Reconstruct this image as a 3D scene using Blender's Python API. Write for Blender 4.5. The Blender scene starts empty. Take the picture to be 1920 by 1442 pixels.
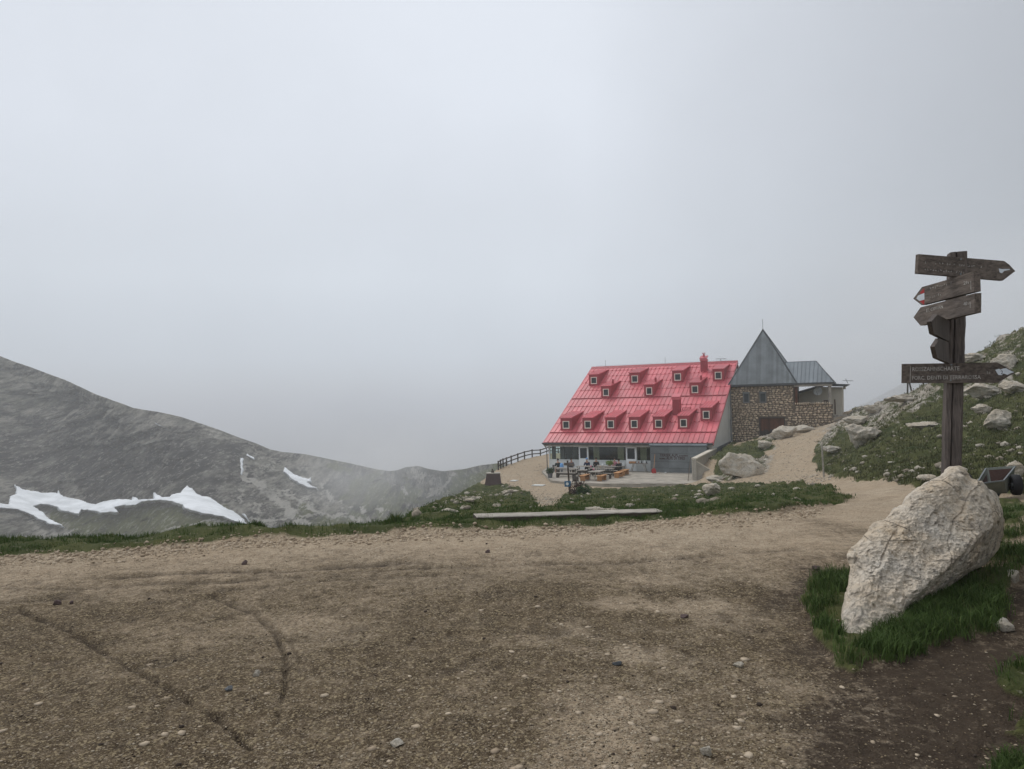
import bpy, math, random
import numpy as np
from mathutils import Vector, Matrix
random.seed(7)
RNG = np.random.default_rng(11)
scene = bpy.context.scene
COL = scene.collection

# ------------------------------------------------------------------ camera
F = 1387.0
CAMZ = 1.6
PITCH = math.atan(29.0 / F)
ROLL = 0.0244
_F = np.array([0, math.cos(PITCH), math.sin(PITCH)])
_X = np.array([1.0, 0, 0])
_U = np.cross(_X, _F)
CR = math.cos(ROLL) * _X - math.sin(ROLL) * _U
CU = math.sin(ROLL) * _X + math.cos(ROLL) * _U
C0 = np.array([0, 0, CAMZ])
cam_data = bpy.data.cameras.new("camera")
cam = bpy.data.objects.new("camera", cam_data)
COL.objects.link(cam)
cam_data.sensor_width = 36.0
cam_data.lens = F / 1920.0 * 36.0
cam_data.clip_start = 0.05
cam_data.clip_end = 6000
m = Matrix(((CR[0], CU[0], -_F[0], 0), (CR[1], CU[1], -_F[1], 0), (CR[2], CU[2], -_F[2], CAMZ), (0, 0, 0, 1)))
cam.matrix_world = m
scene.camera = cam

# ------------------------------------------------------------------ view, world, sun
vs = scene.view_settings
scene.display_settings.display_device = 'sRGB'
vs.view_transform = 'Standard'
vs.look = 'None'
vs.gamma = 1.0
vs.exposure = EXPOSURE = 0.0
vs.use_curve_mapping = False
SUN_EL, SUN_AZ = math.radians(58), math.radians(-35)     # azimuth measured from +Y towards +X
world = bpy.data.worlds.new("World")
scene.world = world
world.use_nodes = True
nt = world.node_tree
nt.nodes.clear()
N = nt.nodes.new
out = N("ShaderNodeOutputWorld")
bg = N("ShaderNodeBackground")
bg.inputs["Strength"].default_value = 0.1
sky = N("ShaderNodeTexSky")
sky.sky_type = 'NISHITA'
sky.sun_disc = False
sky.sun_elevation = SUN_EL
sky.sun_rotation = SUN_AZ
tc = N("ShaderNodeTexCoord")
sep = N("ShaderNodeSeparateXYZ")
nt.links.new(tc.outputs["Generated"], sep.inputs[0])
ramp = N("ShaderNodeValToRGB")                       # overcast cloud: brighter towards the zenith
ramp.color_ramp.elements[0].position = 0.42
ramp.color_ramp.elements[0].color = (2.6, 2.6, 2.6, 1)
ramp.color_ramp.elements[1].position = 1.0
ramp.color_ramp.elements[1].color = (7.9, 8.25, 8.8, 1)
for p_, c_ in ((0.50, (5.2, 5.6, 6.3)), (0.53, (6.5, 7.05, 7.9)), (0.58, (8.0, 8.6, 9.4)), (0.66, (8.3, 8.8, 9.6))):
    e_ = ramp.color_ramp.elements.new(p_)
    e_.color = (*c_, 1)
mr = N("ShaderNodeMath"); mr.operation = 'MULTIPLY_ADD'
mr.inputs[1].default_value = 0.5
mr.inputs[2].default_value = 0.5
nt.links.new(sep.outputs[2], mr.inputs[0])
nt.links.new(mr.outputs[0], ramp.inputs[0])
ns = N("ShaderNodeTexNoise")
ns.inputs["Scale"].default_value = 1.7
ns.inputs["Detail"].default_value = 5
ns.inputs["Roughness"].default_value = 0.5
nt.links.new(tc.outputs["Generated"], ns.inputs["Vector"])
nm = N("ShaderNodeMapRange")
nm.inputs["From Min"].default_value = 0.3
nm.inputs["From Max"].default_value = 0.7
nm.inputs["To Min"].default_value = 0.90
nm.inputs["To Max"].default_value = 1.08
nt.links.new(ns.outputs["Fac"], nm.inputs[0])
gx = N("ShaderNodeMapRange")                         # the cloud is thicker and greyer to the east, behind the hill
gx.inputs["From Min"].default_value = 0.10
gx.inputs["From Max"].default_value = 0.62
gx.inputs["To Min"].default_value = 1.0
gx.inputs["To Max"].default_value = 0.52
nt.links.new(sep.outputs[0], gx.inputs[0])
mm = N("ShaderNodeMath"); mm.operation = 'MULTIPLY'
nt.links.new(nm.outputs[0], mm.inputs[0]); nt.links.new(gx.outputs[0], mm.inputs[1])
vm = N("ShaderNodeVectorMath"); vm.operation = 'SCALE'
nt.links.new(ramp.outputs[0], vm.inputs[0]); nt.links.new(mm.outputs[0], vm.inputs["Scale"])
mix = N("ShaderNodeMix"); mix.data_type = 'RGBA'
mix.inputs[0].default_value = 0.93
nt.links.new(sky.outputs[0], mix.inputs[6]); nt.links.new(vm.outputs[0], mix.inputs[7])
nt.links.new(mix.outputs[2], bg.inputs["Color"])
nt.links.new(bg.outputs[0], out.inputs[0])

sun_data = bpy.data.lights.new("sun", 'SUN')
sun_data.energy = 1.4
sun_data.angle = math.radians(20)
sun_data.color = (1.0, 0.96, 0.9)
sun = bpy.data.objects.new("sun", sun_data)
COL.objects.link(sun)
sd = Vector((math.sin(SUN_AZ) * math.cos(SUN_EL), math.cos(SUN_AZ) * math.cos(SUN_EL), math.sin(SUN_EL)))
sun.rotation_euler = sd.to_track_quat('Z', 'Y').to_euler()
sun.location = (0, 0, 60)
try:
    scene.cycles.use_denoising = True
    scene.cycles.max_bounces = 6
    scene.cycles.volume_bounces = 3
except Exception:
    pass

# ------------------------------------------------------------------ pixel helpers
def ray(px, py):
    return CR * (px - 960) + CU * (721 - py) + _F * F

def at(px, py, d):
    """point whose ground distance along +Y is d on the ray through photo pixel px, py"""
    r = ray(px, py)
    return C0 + r * (d / r[1])

def project(P):
    v = P - C0
    f = v @ _F
    return 960 + (v @ CR) / f * F, 721 - (v @ CU) / f * F

def on_plane(px, py, P0, n):
    r = ray(px, py)
    t = np.dot(P0 - C0, n) / np.dot(r, n)
    return C0 + r * t

def V3(a):
    return Vector((float(a[0]), float(a[1]), float(a[2])))

# ------------------------------------------------------------------ numpy noise
_perm = RNG.permutation(4096)
def _h(ix, iy, iz, s):
    h = (ix * 73856093) ^ (iy * 19349663) ^ (iz * 83492791) ^ (s * 2654435761)
    return _perm[(h & 4095)] / 4095.0 + 0.0
def vnoise(x, y, z=0.0, s=0):
    x, y, z = np.broadcast_arrays(np.asarray(x, float), np.asarray(y, float), np.asarray(z, float))
    xi, yi, zi = np.floor(x).astype(np.int64), np.floor(y).astype(np.int64), np.floor(z).astype(np.int64)
    xf, yf, zf = x - xi, y - yi, z - zi
    u, v, w = xf * xf * (3 - 2 * xf), yf * yf * (3 - 2 * yf), zf * zf * (3 - 2 * zf)
    def L(a, b, t): return a + (b - a) * t
    c = [[[_h(xi + i, yi + j, zi + k, s) for k in (0, 1)] for j in (0, 1)] for i in (0, 1)]
    return L(L(L(c[0][0][0], c[1][0][0], u), L(c[0][1][0], c[1][1][0], u), v),
             L(L(c[0][0][1], c[1][0][1], u), L(c[0][1][1], c[1][1][1], u), v), w) * 2 - 1
def fbm(x, y, z=0.0, o=4, s=0, g=0.5):
    t, a, f = 0, 1.0, 1.0
    for i in range(o):
        t = t + a * vnoise(x * f, y * f, z * f if not np.isscalar(z) or z else 0.0, s + i)
        a *= g; f *= 2.03
    return t
def ridged(x, y, z=0.0, o=4, s=0, g=0.5):
    t, a, f = 0, 1.0, 1.0
    for i in range(o):
        t = t + a * (1 - 2 * np.abs(vnoise(x * f, y * f, z * f if not np.isscalar(z) or z else 0.0, s + i)))
        a *= g; f *= 2.03
    return t
def sst(a, b, x):
    t = np.clip((x - a) / (b - a), 0, 1)
    return t * t * (3 - 2 * t)
def inpoly(px, py, poly):
    ins = np.zeros(px.shape, bool)
    n = len(poly)
    for i in range(n):
        x1, y1 = poly[i]; x2, y2 = poly[(i + 1) % n]
        if y1 == y2: continue
        c = ((y1 > py) != (y2 > py)) & (px < (x2 - x1) * (py - y1) / (y2 - y1) + x1)
        ins ^= c
    return ins
def segdist(px, py, poly, closed=True):
    d = np.full(px.shape, 1e9)
    n = len(poly)
    for i in range(n if closed else n - 1):
        x1, y1 = poly[i]; x2, y2 = poly[(i + 1) % n]
        dx, dy = x2 - x1, y2 - y1
        t = np.clip(((px - x1) * dx + (py - y1) * dy) / (dx * dx + dy * dy + 1e-12), 0, 1)
        d = np.minimum(d, np.hypot(px - x1 - t * dx, py - y1 - t * dy))
    return d
def sdf(px, py, poly):
    d = segdist(px, py, poly)
    return np.where(inpoly(px, py, poly), d, -d)

# ------------------------------------------------------------------ materials
MATS = {}
class NB:
    """tiny node builder"""
    def __init__(s, name):
        s.m = bpy.data.materials.new(name); s.m.use_nodes = True
        s.t = s.m.node_tree; s.t.nodes.clear()
        s.out = s.t.nodes.new("ShaderNodeOutputMaterial")
        s.b = s.t.nodes.new("ShaderNodeBsdfPrincipled")
        s.t.links.new(s.b.outputs[0], s.out.inputs[0])
        s.tc = s.t.nodes.new("ShaderNodeTexCoord")
        MATS[name] = s.m
    def L(s, a, b): s.t.links.new(a, b)
    def val(s, v, inp):
        if isinstance(v, (int, float)): inp.default_value = v
        elif isinstance(v, tuple): inp.default_value = (*v, 1) if len(v) == 3 and len(inp.default_value) == 4 else v
        else: s.L(v, inp)
    def noise(s, scale, detail=4, rough=0.55, vec=None, dist=0.0, stretch=None):
        n = s.t.nodes.new("ShaderNodeTexNoise")
        n.inputs["Scale"].default_value = scale; n.inputs["Detail"].default_value = detail
        n.inputs["Roughness"].default_value = rough; n.inputs["Distortion"].default_value = dist
        v = vec if vec is not None else s.tc.outputs["Object"]
        if stretch:
            mp = s.t.nodes.new("ShaderNodeMapping"); mp.inputs["Scale"].default_value = stretch
            s.L(v, mp.inputs[0]); v = mp.outputs[0]
        s.L(v, n.inputs["Vector"])
        return n.outputs["Fac"]
    def voro(s, scale, feature='F1', out="Distance", stretch=None, rnd=1.0):
        n = s.t.nodes.new("ShaderNodeTexVoronoi"); n.feature = feature
        n.inputs["Scale"].default_value = scale; n.inputs["Randomness"].default_value = rnd
        v = s.tc.outputs["Object"]
        if stretch:
            mp = s.t.nodes.new("ShaderNodeMapping"); mp.inputs["Scale"].default_value = stretch
            s.L(v, mp.inputs[0]); v = mp.outputs[0]
        s.L(v, n.inputs["Vector"])
        return n.outputs[out]
    def rng(s, x, a, b, c=0.0, d=1.0):
        n = s.t.nodes.new("ShaderNodeMapRange")
        n.inputs[1].default_value = a; n.inputs[2].default_value = b
        n.inputs[3].default_value = c; n.inputs[4].default_value = d
        s.L(x, n.inputs[0]); return n.outputs[0]
    def math(s, op, a, b=0.0):
        n = s.t.nodes.new("ShaderNodeMath"); n.operation = op
        s.val(a, n.inputs[0]); s.val(b, n.inputs[1]); return n.outputs[0]
    def mix(s, f, a, b, blend='MIX'):
        n = s.t.nodes.new("ShaderNodeMix"); n.data_type = 'RGBA'; n.blend_type = blend
        s.val(f, n.inputs[0]); s.val(a, n.inputs[6]); s.val(b, n.inputs[7]); return n.outputs[2]
    def attr(s, name, out="Fac"):
        n = s.t.nodes.new("ShaderNodeAttribute"); n.attribute_name = name; return n.outputs[out]
    def rand(s):
        n = s.t.nodes.new("ShaderNodeObjectInfo"); return n.outputs["Random"]
    def bump(s, h, strength=0.5, dist=0.02, prev=None):
        n = s.t.nodes.new("ShaderNodeBump")
        n.inputs["Strength"].default_value = strength; n.inputs["Distance"].default_value = dist
        s.L(h, n.inputs["Height"])
        if prev is not None: s.L(prev, n.inputs["Normal"])
        return n.outputs[0]
    def fin(s, col, rough=0.8, nrm=None, metal=0.0, spec=0.3):
        s.val(col, s.b.inputs["Base Color"]); s.val(rough, s.b.inputs["Roughness"])
        s.b.inputs["Metallic"].default_value = metal
        s.b.inputs["Specular IOR Level"].default_value = spec
        if nrm is not None: s.L(nrm, s.b.inputs["Normal"])
        return s.m

def simple(name, c, rough=0.7, var=0.25, scale=3.0, bump=0.0, metal=0.0, spec=0.3, rnd=0.0, fine=0.0):
    b = NB(name)
    n = b.rng(b.noise(scale, 5, 0.6), 0.3, 0.7, 1 - var, 1 + var)
    if rnd: n = b.math('MULTIPLY', n, b.rng(b.rand(), 0, 1, 1 - rnd, 1 + rnd))
    if fine: n = b.math('MULTIPLY', n, b.rng(b.noise(scale * 14, 3, 0.6), 0.3, 0.7, 1 - fine, 1 + fine))
    v = b.t.nodes.new("ShaderNodeVectorMath"); v.operation = 'SCALE'
    v.inputs[0].default_value = c; b.L(n, v.inputs["Scale"])
    nr = b.bump(b.noise(scale * 6, 5), bump, 0.02) if bump else None
    return b.fin(v.outputs[0], rough, nr, metal, spec)

def wood(name, dark, light, scale=6.0, axis=(1, 12, 12), rough=0.8, rnd=0.15, bump=0.5):
    b = NB(name)
    g = b.noise(scale, 6, 0.65, stretch=axis, dist=0.6)
    g2 = b.noise(scale * 0.4, 3, 0.5)
    c = b.mix(b.rng(g, 0.3, 0.7), dark, light)
    k = b.math('MULTIPLY', b.rng(g2, 0.3, 0.7, 0.75, 1.2), b.rng(b.rand(), 0, 1, 1 - rnd, 1 + rnd))
    v = b.t.nodes.new("ShaderNodeVectorMath"); v.operation = 'SCALE'
    b.L(c, v.inputs[0]); b.L(k, v.inputs["Scale"])
    return b.fin(v.outputs[0], rough, b.bump(g, bump, 0.008))

def rockmat(name, base, dark, warm, scale=1.0, crack=True):
    b = NB(name)
    n1 = b.noise(2.2 * scale, 8, 0.68)
    n2 = b.noise(11 * scale, 6, 0.7)
    n3 = b.noise(45 * scale, 5, 0.7)
    c = b.mix(b.rng(n1, 0.35, 0.68), base, warm)
    c = b.mix(b.rng(n2, 0.50, 0.72), c, dark)
    pit = b.rng(n3, 0.56, 0.70)
    c = b.mix(b.math('MULTIPLY', pit, 0.55), c, dark)
    c = b.mix(b.math('MULTIPLY', b.rng(b.noise(26 * scale, 3), 0.30, 0.42, 1, 0), 0.5), c, (min(1, base[0] * 1.35), min(1, base[1] * 1.35), min(1, base[2] * 1.35)))
    if crack:
        cr = b.rng(b.voro(1.6 * scale, 'DISTANCE_TO_EDGE', stretch=(1, 1, 2.2)), 0.0, 0.02, 1, 0)
        c = b.mix(b.math('MULTIPLY', cr, b.rng(n1, 0.45, 0.6)), c, (dark[0] * .5, dark[1] * .5, dark[2] * .5))
    nr = b.bump(n1, 0.6, 0.08 / scale)
    nr = b.bump(n2, 0.7, 0.03 / scale, nr)
    nr = b.bump(n3, 0.7, 0.012 / scale, nr)
    return b.fin(c, 0.92, nr, spec=0.15)

rockmat("limestone", (.62, .565, .485), (.15, .13, .11), (.60, .48, .34), 1.3)
rockmat("limestone_small", (.44, .42, .38), (.16, .15, .13), (.42, .36, .27), 2.5, False)
rockmat("limestone_far", (.52, .485, .42), (.16, .148, .128), (.46, .38, .28), 0.9, True)
b = NB("red_metal")
n_ = b.rng(b.noise(.55, 5, .6), .3, .7, .82, 1.12); n_ = b.math('MULTIPLY', n_, b.rng(b.rand(), 0, 1, .84, 1.14)); n_ = b.math('MULTIPLY', n_, b.rng(b.noise(9, 4, .6, stretch=(3, .5, .5)), .3, .7, .9, 1.08))
v_ = b.t.nodes.new("ShaderNodeVectorMath"); v_.operation = 'SCALE'; v_.inputs[0].default_value = (.62, .12, .145); b.L(n_, v_.inputs["Scale"])
c_ = b.mix(b.rng(b.noise(1.1, 7, .7, stretch=(2.5, .4, .4)), .50, .72, 0, .45), v_.outputs[0], (.42, .20, .19))
b.fin(c_, .42, b.bump(b.noise(3, 3), .06, .03), spec=.6)
simple("red_metal_dark", (.36, .055, .07), 0.5, 0.15, 1.0, 0.05)
simple("zinc", (.15, .165, .17), 0.45, 0.22, 0.9, 0.05, 0.35, 0.5, 0.22, .1)
simple("zinc_blue", (.19, .215, .235), 0.45, 0.16, 0.7, 0.03, 0.3, 0.5, 0.10)
simple("zinc_dark", (.06, .066, .07), 0.5, 0.15, 1.2)
simple("render_pale", (.62, .63, .60), 0.9, 0.08, 0.8, 0.1)
simple("render_cream", (.60, .55, .46), 0.9, 0.10, 0.7, 0.1)
simple("frame_cream", (.80, .74, .64), 0.6, 0.06)
simple("frame_white", (.80, .82, .82), 0.5, 0.06)
simple("panel_grey", (.62, .64, .63), 0.7, 0.08)
simple("steel_grey", (.13, .135, .14), 0.5, 0.15, 2)
simple("dark_void", (.012, .012, .013), 0.9, 0.1)
simple("concrete", (.36, .33, .28), 0.9, 0.16, 1.3, 0.3, fine=.15)
simple("mortar", (.15, .12, .09), 0.95, 0.2, 2, 0.3)
simple("rubble", (.46, .37, .27), 0.92, 0.28, 2.5, 0.6, rnd=0.42, fine=.2)
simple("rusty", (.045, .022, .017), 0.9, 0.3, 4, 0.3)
simple("corten", (.10, .07, .065), 0.85, 0.2, 2, 0.2)
simple("black_rubber", (.012, .012, .014), 0.75, 0.2, 8)
simple("tub_paint", (.13, .14, .12), 0.6, 0.35, 4, 0.2)
simple("white_paint", (.62, .66, .70), 0.7, 0.15, 8)
simple("letter_paint", (.42, .40, .37), 0.9, 0.5, 18)
simple("letter_red", (.05, .02, .02), 0.8, 0.1)
simple("red_paint", (.38, .03, .03), 0.7, 0.2, 8)
simple("blue_sign", (.03, .13, .24), 0.5, 0.1)
simple("dish_white", (.7, .72, .72), 0.4, 0.05)
simple("skin", (.45, .26, .18), 0.6, 0.05)
simple("hair", (.02, .014, .01), 0.7, 0.1)
simple("cloth_black", (.012, .012, .015), 0.9, 0.2)
simple("cloth_dark_green", (.02, .028, .024), 0.9, 0.2)
simple("cloth_navy", (.015, .025, .07), 0.9, 0.2)
simple("cloth_pink", (.50, .20, .26), 0.9, 0.1)
simple("cloth_blue", (.16, .34, .62), 0.9, 0.1)
simple("cloth_grey", (.09, .085, .09), 0.9, 0.2)
simple("cloth_tan", (.30, .17, .12), 0.9, 0.2)
simple("curtain", (.42, .34, .24), 0.9, 0.15, 2)
simple("interior_wood", (.07, .05, .035), 0.8, 0.2, 2)
simple("leaf", (.035, .07, .02), 0.8, 0.3, 5)
simple("leaf_bright", (.16, .24, .04), 0.8, 0.3, 5)
simple("leaf_dark_red", (.05, .022, .015), 0.8, 0.3, 5)
wood("wood_weathered", (.052, .041, .035), (.22, .18, .15), 3.5)
wood("wood_weathered_cross", (.052, .041, .035), (.22, .18, .15), 3.5, (12, 1, 12))
wood("wood_post", (.042, .034, .030), (.145, .118, .102), 5.0, (12, 12, 1))
wood("wood_grey", (.18, .165, .14), (.46, .42, .37), 4.0)
wood("wood_log", (.17, .145, .12), (.50, .46, .40), 3.0, (1, 14, 14), bump=.8)
wood("wood_log_bark", (.03, .022, .016), (.13, .10, .08), 3.0, (1, 10, 10), bump=.8)
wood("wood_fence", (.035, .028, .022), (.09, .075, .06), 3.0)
wood("wood_orange", (.36, .17, .07), (.58, .32, .15), 3.0)
wood("wood_deck", (.30, .27, .225), (.44, .40, .34), 3.0)
wood("wood_gate", (.035, .015, .008), (.16, .06, .03), 5.0, (14, 14, 1), rnd=.3)
wood("wood_gate_low", (.02, .017, .016), (.06, .05, .048), 5.0, (14, 14, 1), rnd=.3)
def glassmat(name, c, alpha_mix, rough=0.05):
    b = NB(name)
    gl = b.t.nodes.new("ShaderNodeBsdfGlossy"); gl.inputs["Color"].default_value = (.9, .92, .92, 1); gl.inputs["Roughness"].default_value = rough
    tr = b.t.nodes.new("ShaderNodeBsdfTransparent"); tr.inputs["Color"].default_value = (*c, 1)
    mx = b.t.nodes.new("ShaderNodeMixShader"); mx.inputs[0].default_value = alpha_mix
    b.L(tr.outputs[0], mx.inputs[1]); b.L(gl.outputs[0], mx.inputs[2]); b.L(mx.outputs[0], b.out.inputs[0])
    return b.m
glassmat("glass", (.78, .86, .83), 0.035)
simple("glass_dark", (.020, .027, .030), 0.22, 0.1, 1, spec=0.45)

# ------------------------------------------------------------------ object helpers
def tag(o, label=None, cat=None, group=None, kind=None):
    if label: o["label"] = label
    if cat: o["category"] = cat
    if group: o["group"] = group
    if kind: o["kind"] = kind
    return o
def link(o, parent=None):
    COL.objects.link(o)
    if parent is not None:
        o.parent = parent
        o.matrix_parent_inverse = parent_inv(parent)
    return o
def world_m(o):
    M = Matrix.LocRotScale(o.location, o.rotation_euler, o.scale)
    return (world_m(o.parent) @ o.matrix_parent_inverse @ M) if o.parent else M
def parent_inv(p):
    return world_m(p).inverted()
def empty(name, loc=(0, 0, 0), rz=0.0):
    o = bpy.data.objects.new(name, None); COL.objects.link(o)
    o.empty_display_size = 0.3
    o.location = V3(loc); o.rotation_euler = (0, 0, rz)
    return o
def mesh_np(name, verts, quads=None, tris=None, mats=(), smooth=False, parent=None, attrs=None, flat_parent=False):
    me = bpy.data.meshes.new(name)
    verts = np.asarray(verts, np.float32)
    me.vertices.add(len(verts)); me.vertices.foreach_set("co", verts.ravel())
    parts, tot = [], []
    if quads is not None and len(quads):
        parts.append(np.asarray(quads, np.int32).ravel()); tot.append(np.full(len(quads), 4))
    if tris is not None and len(tris):
        parts.append(np.asarray(tris, np.int32).ravel()); tot.append(np.full(len(tris), 3))
    li = np.concatenate(parts); tot = np.concatenate(tot)
    me.loops.add(len(li)); me.loops.foreach_set("vertex_index", li)
    me.polygons.add(len(tot))
    st = np.concatenate([[0], np.cumsum(tot)[:-1]]).astype(np.int32)
    me.polygons.foreach_set("loop_start", st)
    me.polygons.foreach_set("loop_total", tot.astype(np.int32))
    if smooth: me.polygons.foreach_set("use_smooth", np.ones(len(tot), bool))
    me.update(calc_edges=True)
    for k, a in (attrs or {}).items():
        at_ = me.attributes.new(k, 'FLOAT', 'POINT'); at_.data.foreach_set("value", np.asarray(a, np.float32))
    for mt in mats: me.materials.append(MATS[mt])
    o = bpy.data.objects.new(name, me)
    return link(o, parent)

class MB:
    """collects faces in world coordinates, builds ONE mesh object"""
    def __init__(s): s.v = []; s.f = []; s.mi = []; s.cur = 0
    def m(s, i): s.cur = i; return s
    def add(s, vs, fs):
        n = len(s.v); s.v += [tuple(map(float, p)) for p in vs]
        for f in fs: s.f.append([n + i for i in f]); s.mi.append(s.cur)
        return s
    def box(s, o, ax, ay, az):
        """box from corner o spanned by three vectors"""
        o, ax, ay, az = map(np.asarray, (o, ax, ay, az))
        c = [o, o + ax, o + ax + ay, o + ay]
        c += [p + az for p in c]
        return s.add(c, [(0, 3, 2, 1), (4, 5, 6, 7), (0, 1, 5, 4), (1, 2, 6, 5), (2, 3, 7, 6), (3, 0, 4, 7)])
    def cbox(s, c, sx, sy, sz, rz=0.0):
        ca, sa = math.cos(rz), math.sin(rz)
        ax = np.array([ca, sa, 0]) * sx; ay = np.array([-sa, ca, 0]) * sy; az = np.array([0, 0, sz])
        return s.box(np.asarray(c, float) - ax / 2 - ay / 2, ax, ay, az)      # c = centre of the base
    def prism(s, pts, d):
        """planar polygon pts extruded by vector d"""
        n = len(pts); d = np.asarray(d); pts = [np.asarray(p, float) for p in pts]
        vs = pts + [p + d for p in pts]
        fs = [tuple(range(n)), tuple(range(2 * n - 1, n - 1, -1))]
        fs += [(i, i + n, (i + 1) % n + n, (i + 1) % n) for i in range(n)]
        return s.add(vs, fs)
    def bar(s, a, b, w, h=None, up=(0, 0, 1)):
        a, b = np.asarray(a, float), np.asarray(b, float); h = h or w
        t = (b - a) / np.linalg.norm(b - a); up = np.asarray(up, float)
        if abs(np.dot(t, up)) > .95: up = np.array([1.0, 0, 0])
        x = np.cross(t, up); x /= np.linalg.norm(x); y = np.cross(x, t)
        return s.box(a - x * w / 2 - y * h / 2, x * w, y * h, b - a)
    def tube(s, pts, rad, n=8, cap=True):
        pts = [np.asarray(p, float) for p in pts]
        if np.isscalar(rad): rad = [rad] * len(pts)
        rings = []
        for i, p in enumerate(pts):
            t = pts[min(i + 1, len(pts) - 1)] - pts[max(i - 1, 0)]; t = t / np.linalg.norm(t)
            up = np.array([0, 0, 1.0]) if abs(t[2]) < .9 else np.array([1.0, 0, 0])
            x = np.cross(t, up); x /= np.linalg.norm(x); y = np.cross(t, x)
            rings.append([p + rad[i] * (math.cos(2 * math.pi * k / n) * x + math.sin(2 * math.pi * k / n) * y) for k in range(n)])
        vs = [q for r in rings for q in r]; fs = []
        for i in range(len(pts) - 1):
            for k in range(n):
                fs.append((i * n + k, i * n + (k + 1) % n, (i + 1) * n + (k + 1) % n, (i + 1) * n + k))
        if cap: fs += [tuple(range(n - 1, -1, -1)), tuple(range((len(pts) - 1) * n, len(pts) * n))]
        return s.add(vs, fs)
    def build(s, name, mats, parent=None, smooth=False):
        me = bpy.data.meshes.new(name); me.from_pydata(s.v, [], s.f)
        if isinstance(mats, str): mats = [mats]
        for mt in mats: me.materials.append(MATS[mt])
        if len(mats) > 1:
            me.polygons.foreach_set("material_index", s.mi)
        if smooth: me.polygons.foreach_set("use_smooth", [True] * len(s.f))
        me.update()
        import bmesh
        bm = bmesh.new(); bm.from_mesh(me); bmesh.ops.recalc_face_normals(bm, faces=bm.faces); bm.to_mesh(me); bm.free()
        o = bpy.data.objects.new(name, me)
        return link(o, parent)
def copy_tree(o, parent=None):
    c = o.copy(); COL.objects.link(c)
    if parent is not None:
        c.parent = parent; c.matrix_parent_inverse = o.matrix_parent_inverse.copy()
    for ch in list(o.children): copy_tree(ch, c)
    return c
# ------------------------------------------------------------------ terrain: one height field z(x, y)
U_OF = lambda px: (px - 960) / F
def zat(px, py, d): return at(px, py, d)[2]
_cp = []
def cp(px, d, z): _cp.append((U_OF(px), math.log(d), z))
def cpp(px, py, d): cp(px, d, zat(px, py, d))
for px in (-400, 0, 480, 960, 1300, 1500):
    for d in (1.4, 2.5, 4.5, 7.0, 9.2): cp(px, d, 0.0)
for px in (1700, 1920, 2200):
    for d in (1.4, 2.5, 4.2): cp(px, d, 0.0)
for px, d, z in ((1700, 6.0, 0), (1850, 5.6, .10), (1940, 5.2, .08), (1930, 6.4, .22), (1940, 7.8, .16), (1750, 8, .03), (1820, 9.5, .0), (1900, 10.8, -.02),
                 (2150, 6, .4), (2200, 9, .5), (1600, 9, 0), (2100, 13, .5), (2200, 20, 1.5)): cp(px, d, z)
for px in (-200, 300, 700):
    for d in (12, 20, 40, 80, 120): cp(px, d, -.122 * (d - 9.6) * .9)
for px in (850, 1050, 1250):
    for d, z in ((12, -.3), (15.8, -.78), (25, -1.95), (40, -3.75), (52, -5.1)): cp(px, d, z)
for px in (930, 1100, 1250):
    for d in (60, 75, 95, 115): cp(px, d, -5.7)
cp(1320, 58, -5.6)
for px, d, z in ((1400, 11, -.08), (1400, 14, -.45), (1450, 20, -1.15), (1450, 30, -2.4), (1430, 40, -3.45)): cp(px, d, z)
for t in ((1400, 904, 48), (1395, 890, 52), (1390, 850, 62), (1420, 823, 78), (1345, 836, 71), (1480, 820, 79), (1345, 902, 57), (1485, 870, 54), (1530, 800, 75),
          (1580, 773, 85), (1500, 905, 41), (1600, 906, 22), (1600, 940, 14), (1700, 912, 15), (1590, 950, 12), (1560, 870, 46), (1552, 822, 55), (1610, 777, 62),
          (1700, 745, 55), (1760, 716, 52), (1800, 700, 50), (1832, 667, 48), (1880, 646, 46), (1925, 625, 46), (2000, 590, 45), (1650, 860, 28), (1700, 890, 19),
          (1650, 800, 40), (1750, 820, 28), (1800, 880, 17), (1900, 880, 16), (1900, 800, 25), (1900, 720, 34), (1800, 760, 36), (1925, 905, 12.5), (1560, 773, 82)): cpp(*t)
for px, z in ((1560, -2.2), (1650, -1.2), (1750, .4), (1850, 1.8), (1950, 3.0), (2100, 5)):
    cp(px, 72, z + .6); cp(px, 110, z - 1.5)
cp(1450, 110, -3.5); cp(1350, 110, -5)
for px in (2300,):
    for d, z in ((5, .8), (12, 1.2), (30, 4), (60, 9), (110, 8)): cp(px, d, z)
_cp = np.array(_cp)
_K = 1.6
def _phi(r): return np.where(r > 1e-9, r * r * np.log(r + 1e-12), 0)
def _fit():
    P = _cp[:, :2] * [_K, 1.0]; n = len(P)
    r = np.hypot(P[:, None, 0] - P[None, :, 0], P[:, None, 1] - P[None, :, 1])
    A = np.zeros((n + 3, n + 3)); A[:n, :n] = _phi(r) + np.eye(n) * 4e-3
    A[:n, n] = 1; A[:n, n + 1:] = P; A[n:, :n] = A[:n, n:].T
    b = np.zeros(n + 3); b[:n] = _cp[:, 2]
    return P, np.linalg.solve(A, b)
_P, _W = _fit()
def z_tps(u, ld):
    u, ld = np.asarray(u, float).ravel() * _K, np.asarray(ld, float).ravel()
    out_ = np.empty(len(u))
    for s in range(0, len(u), 20000):
        a, b = u[s:s + 20000], ld[s:s + 20000]
        r2 = (a[:, None] - _P[None, :, 0]) ** 2 + (b[:, None] - _P[None, :, 1]) ** 2
        out_[s:s + 20000] = (0.5 * r2 * np.log(r2 + 1e-14)) @ _W[:-3] + _W[-3] + _W[-2] * a + _W[-1] * b
    return out_

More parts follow.
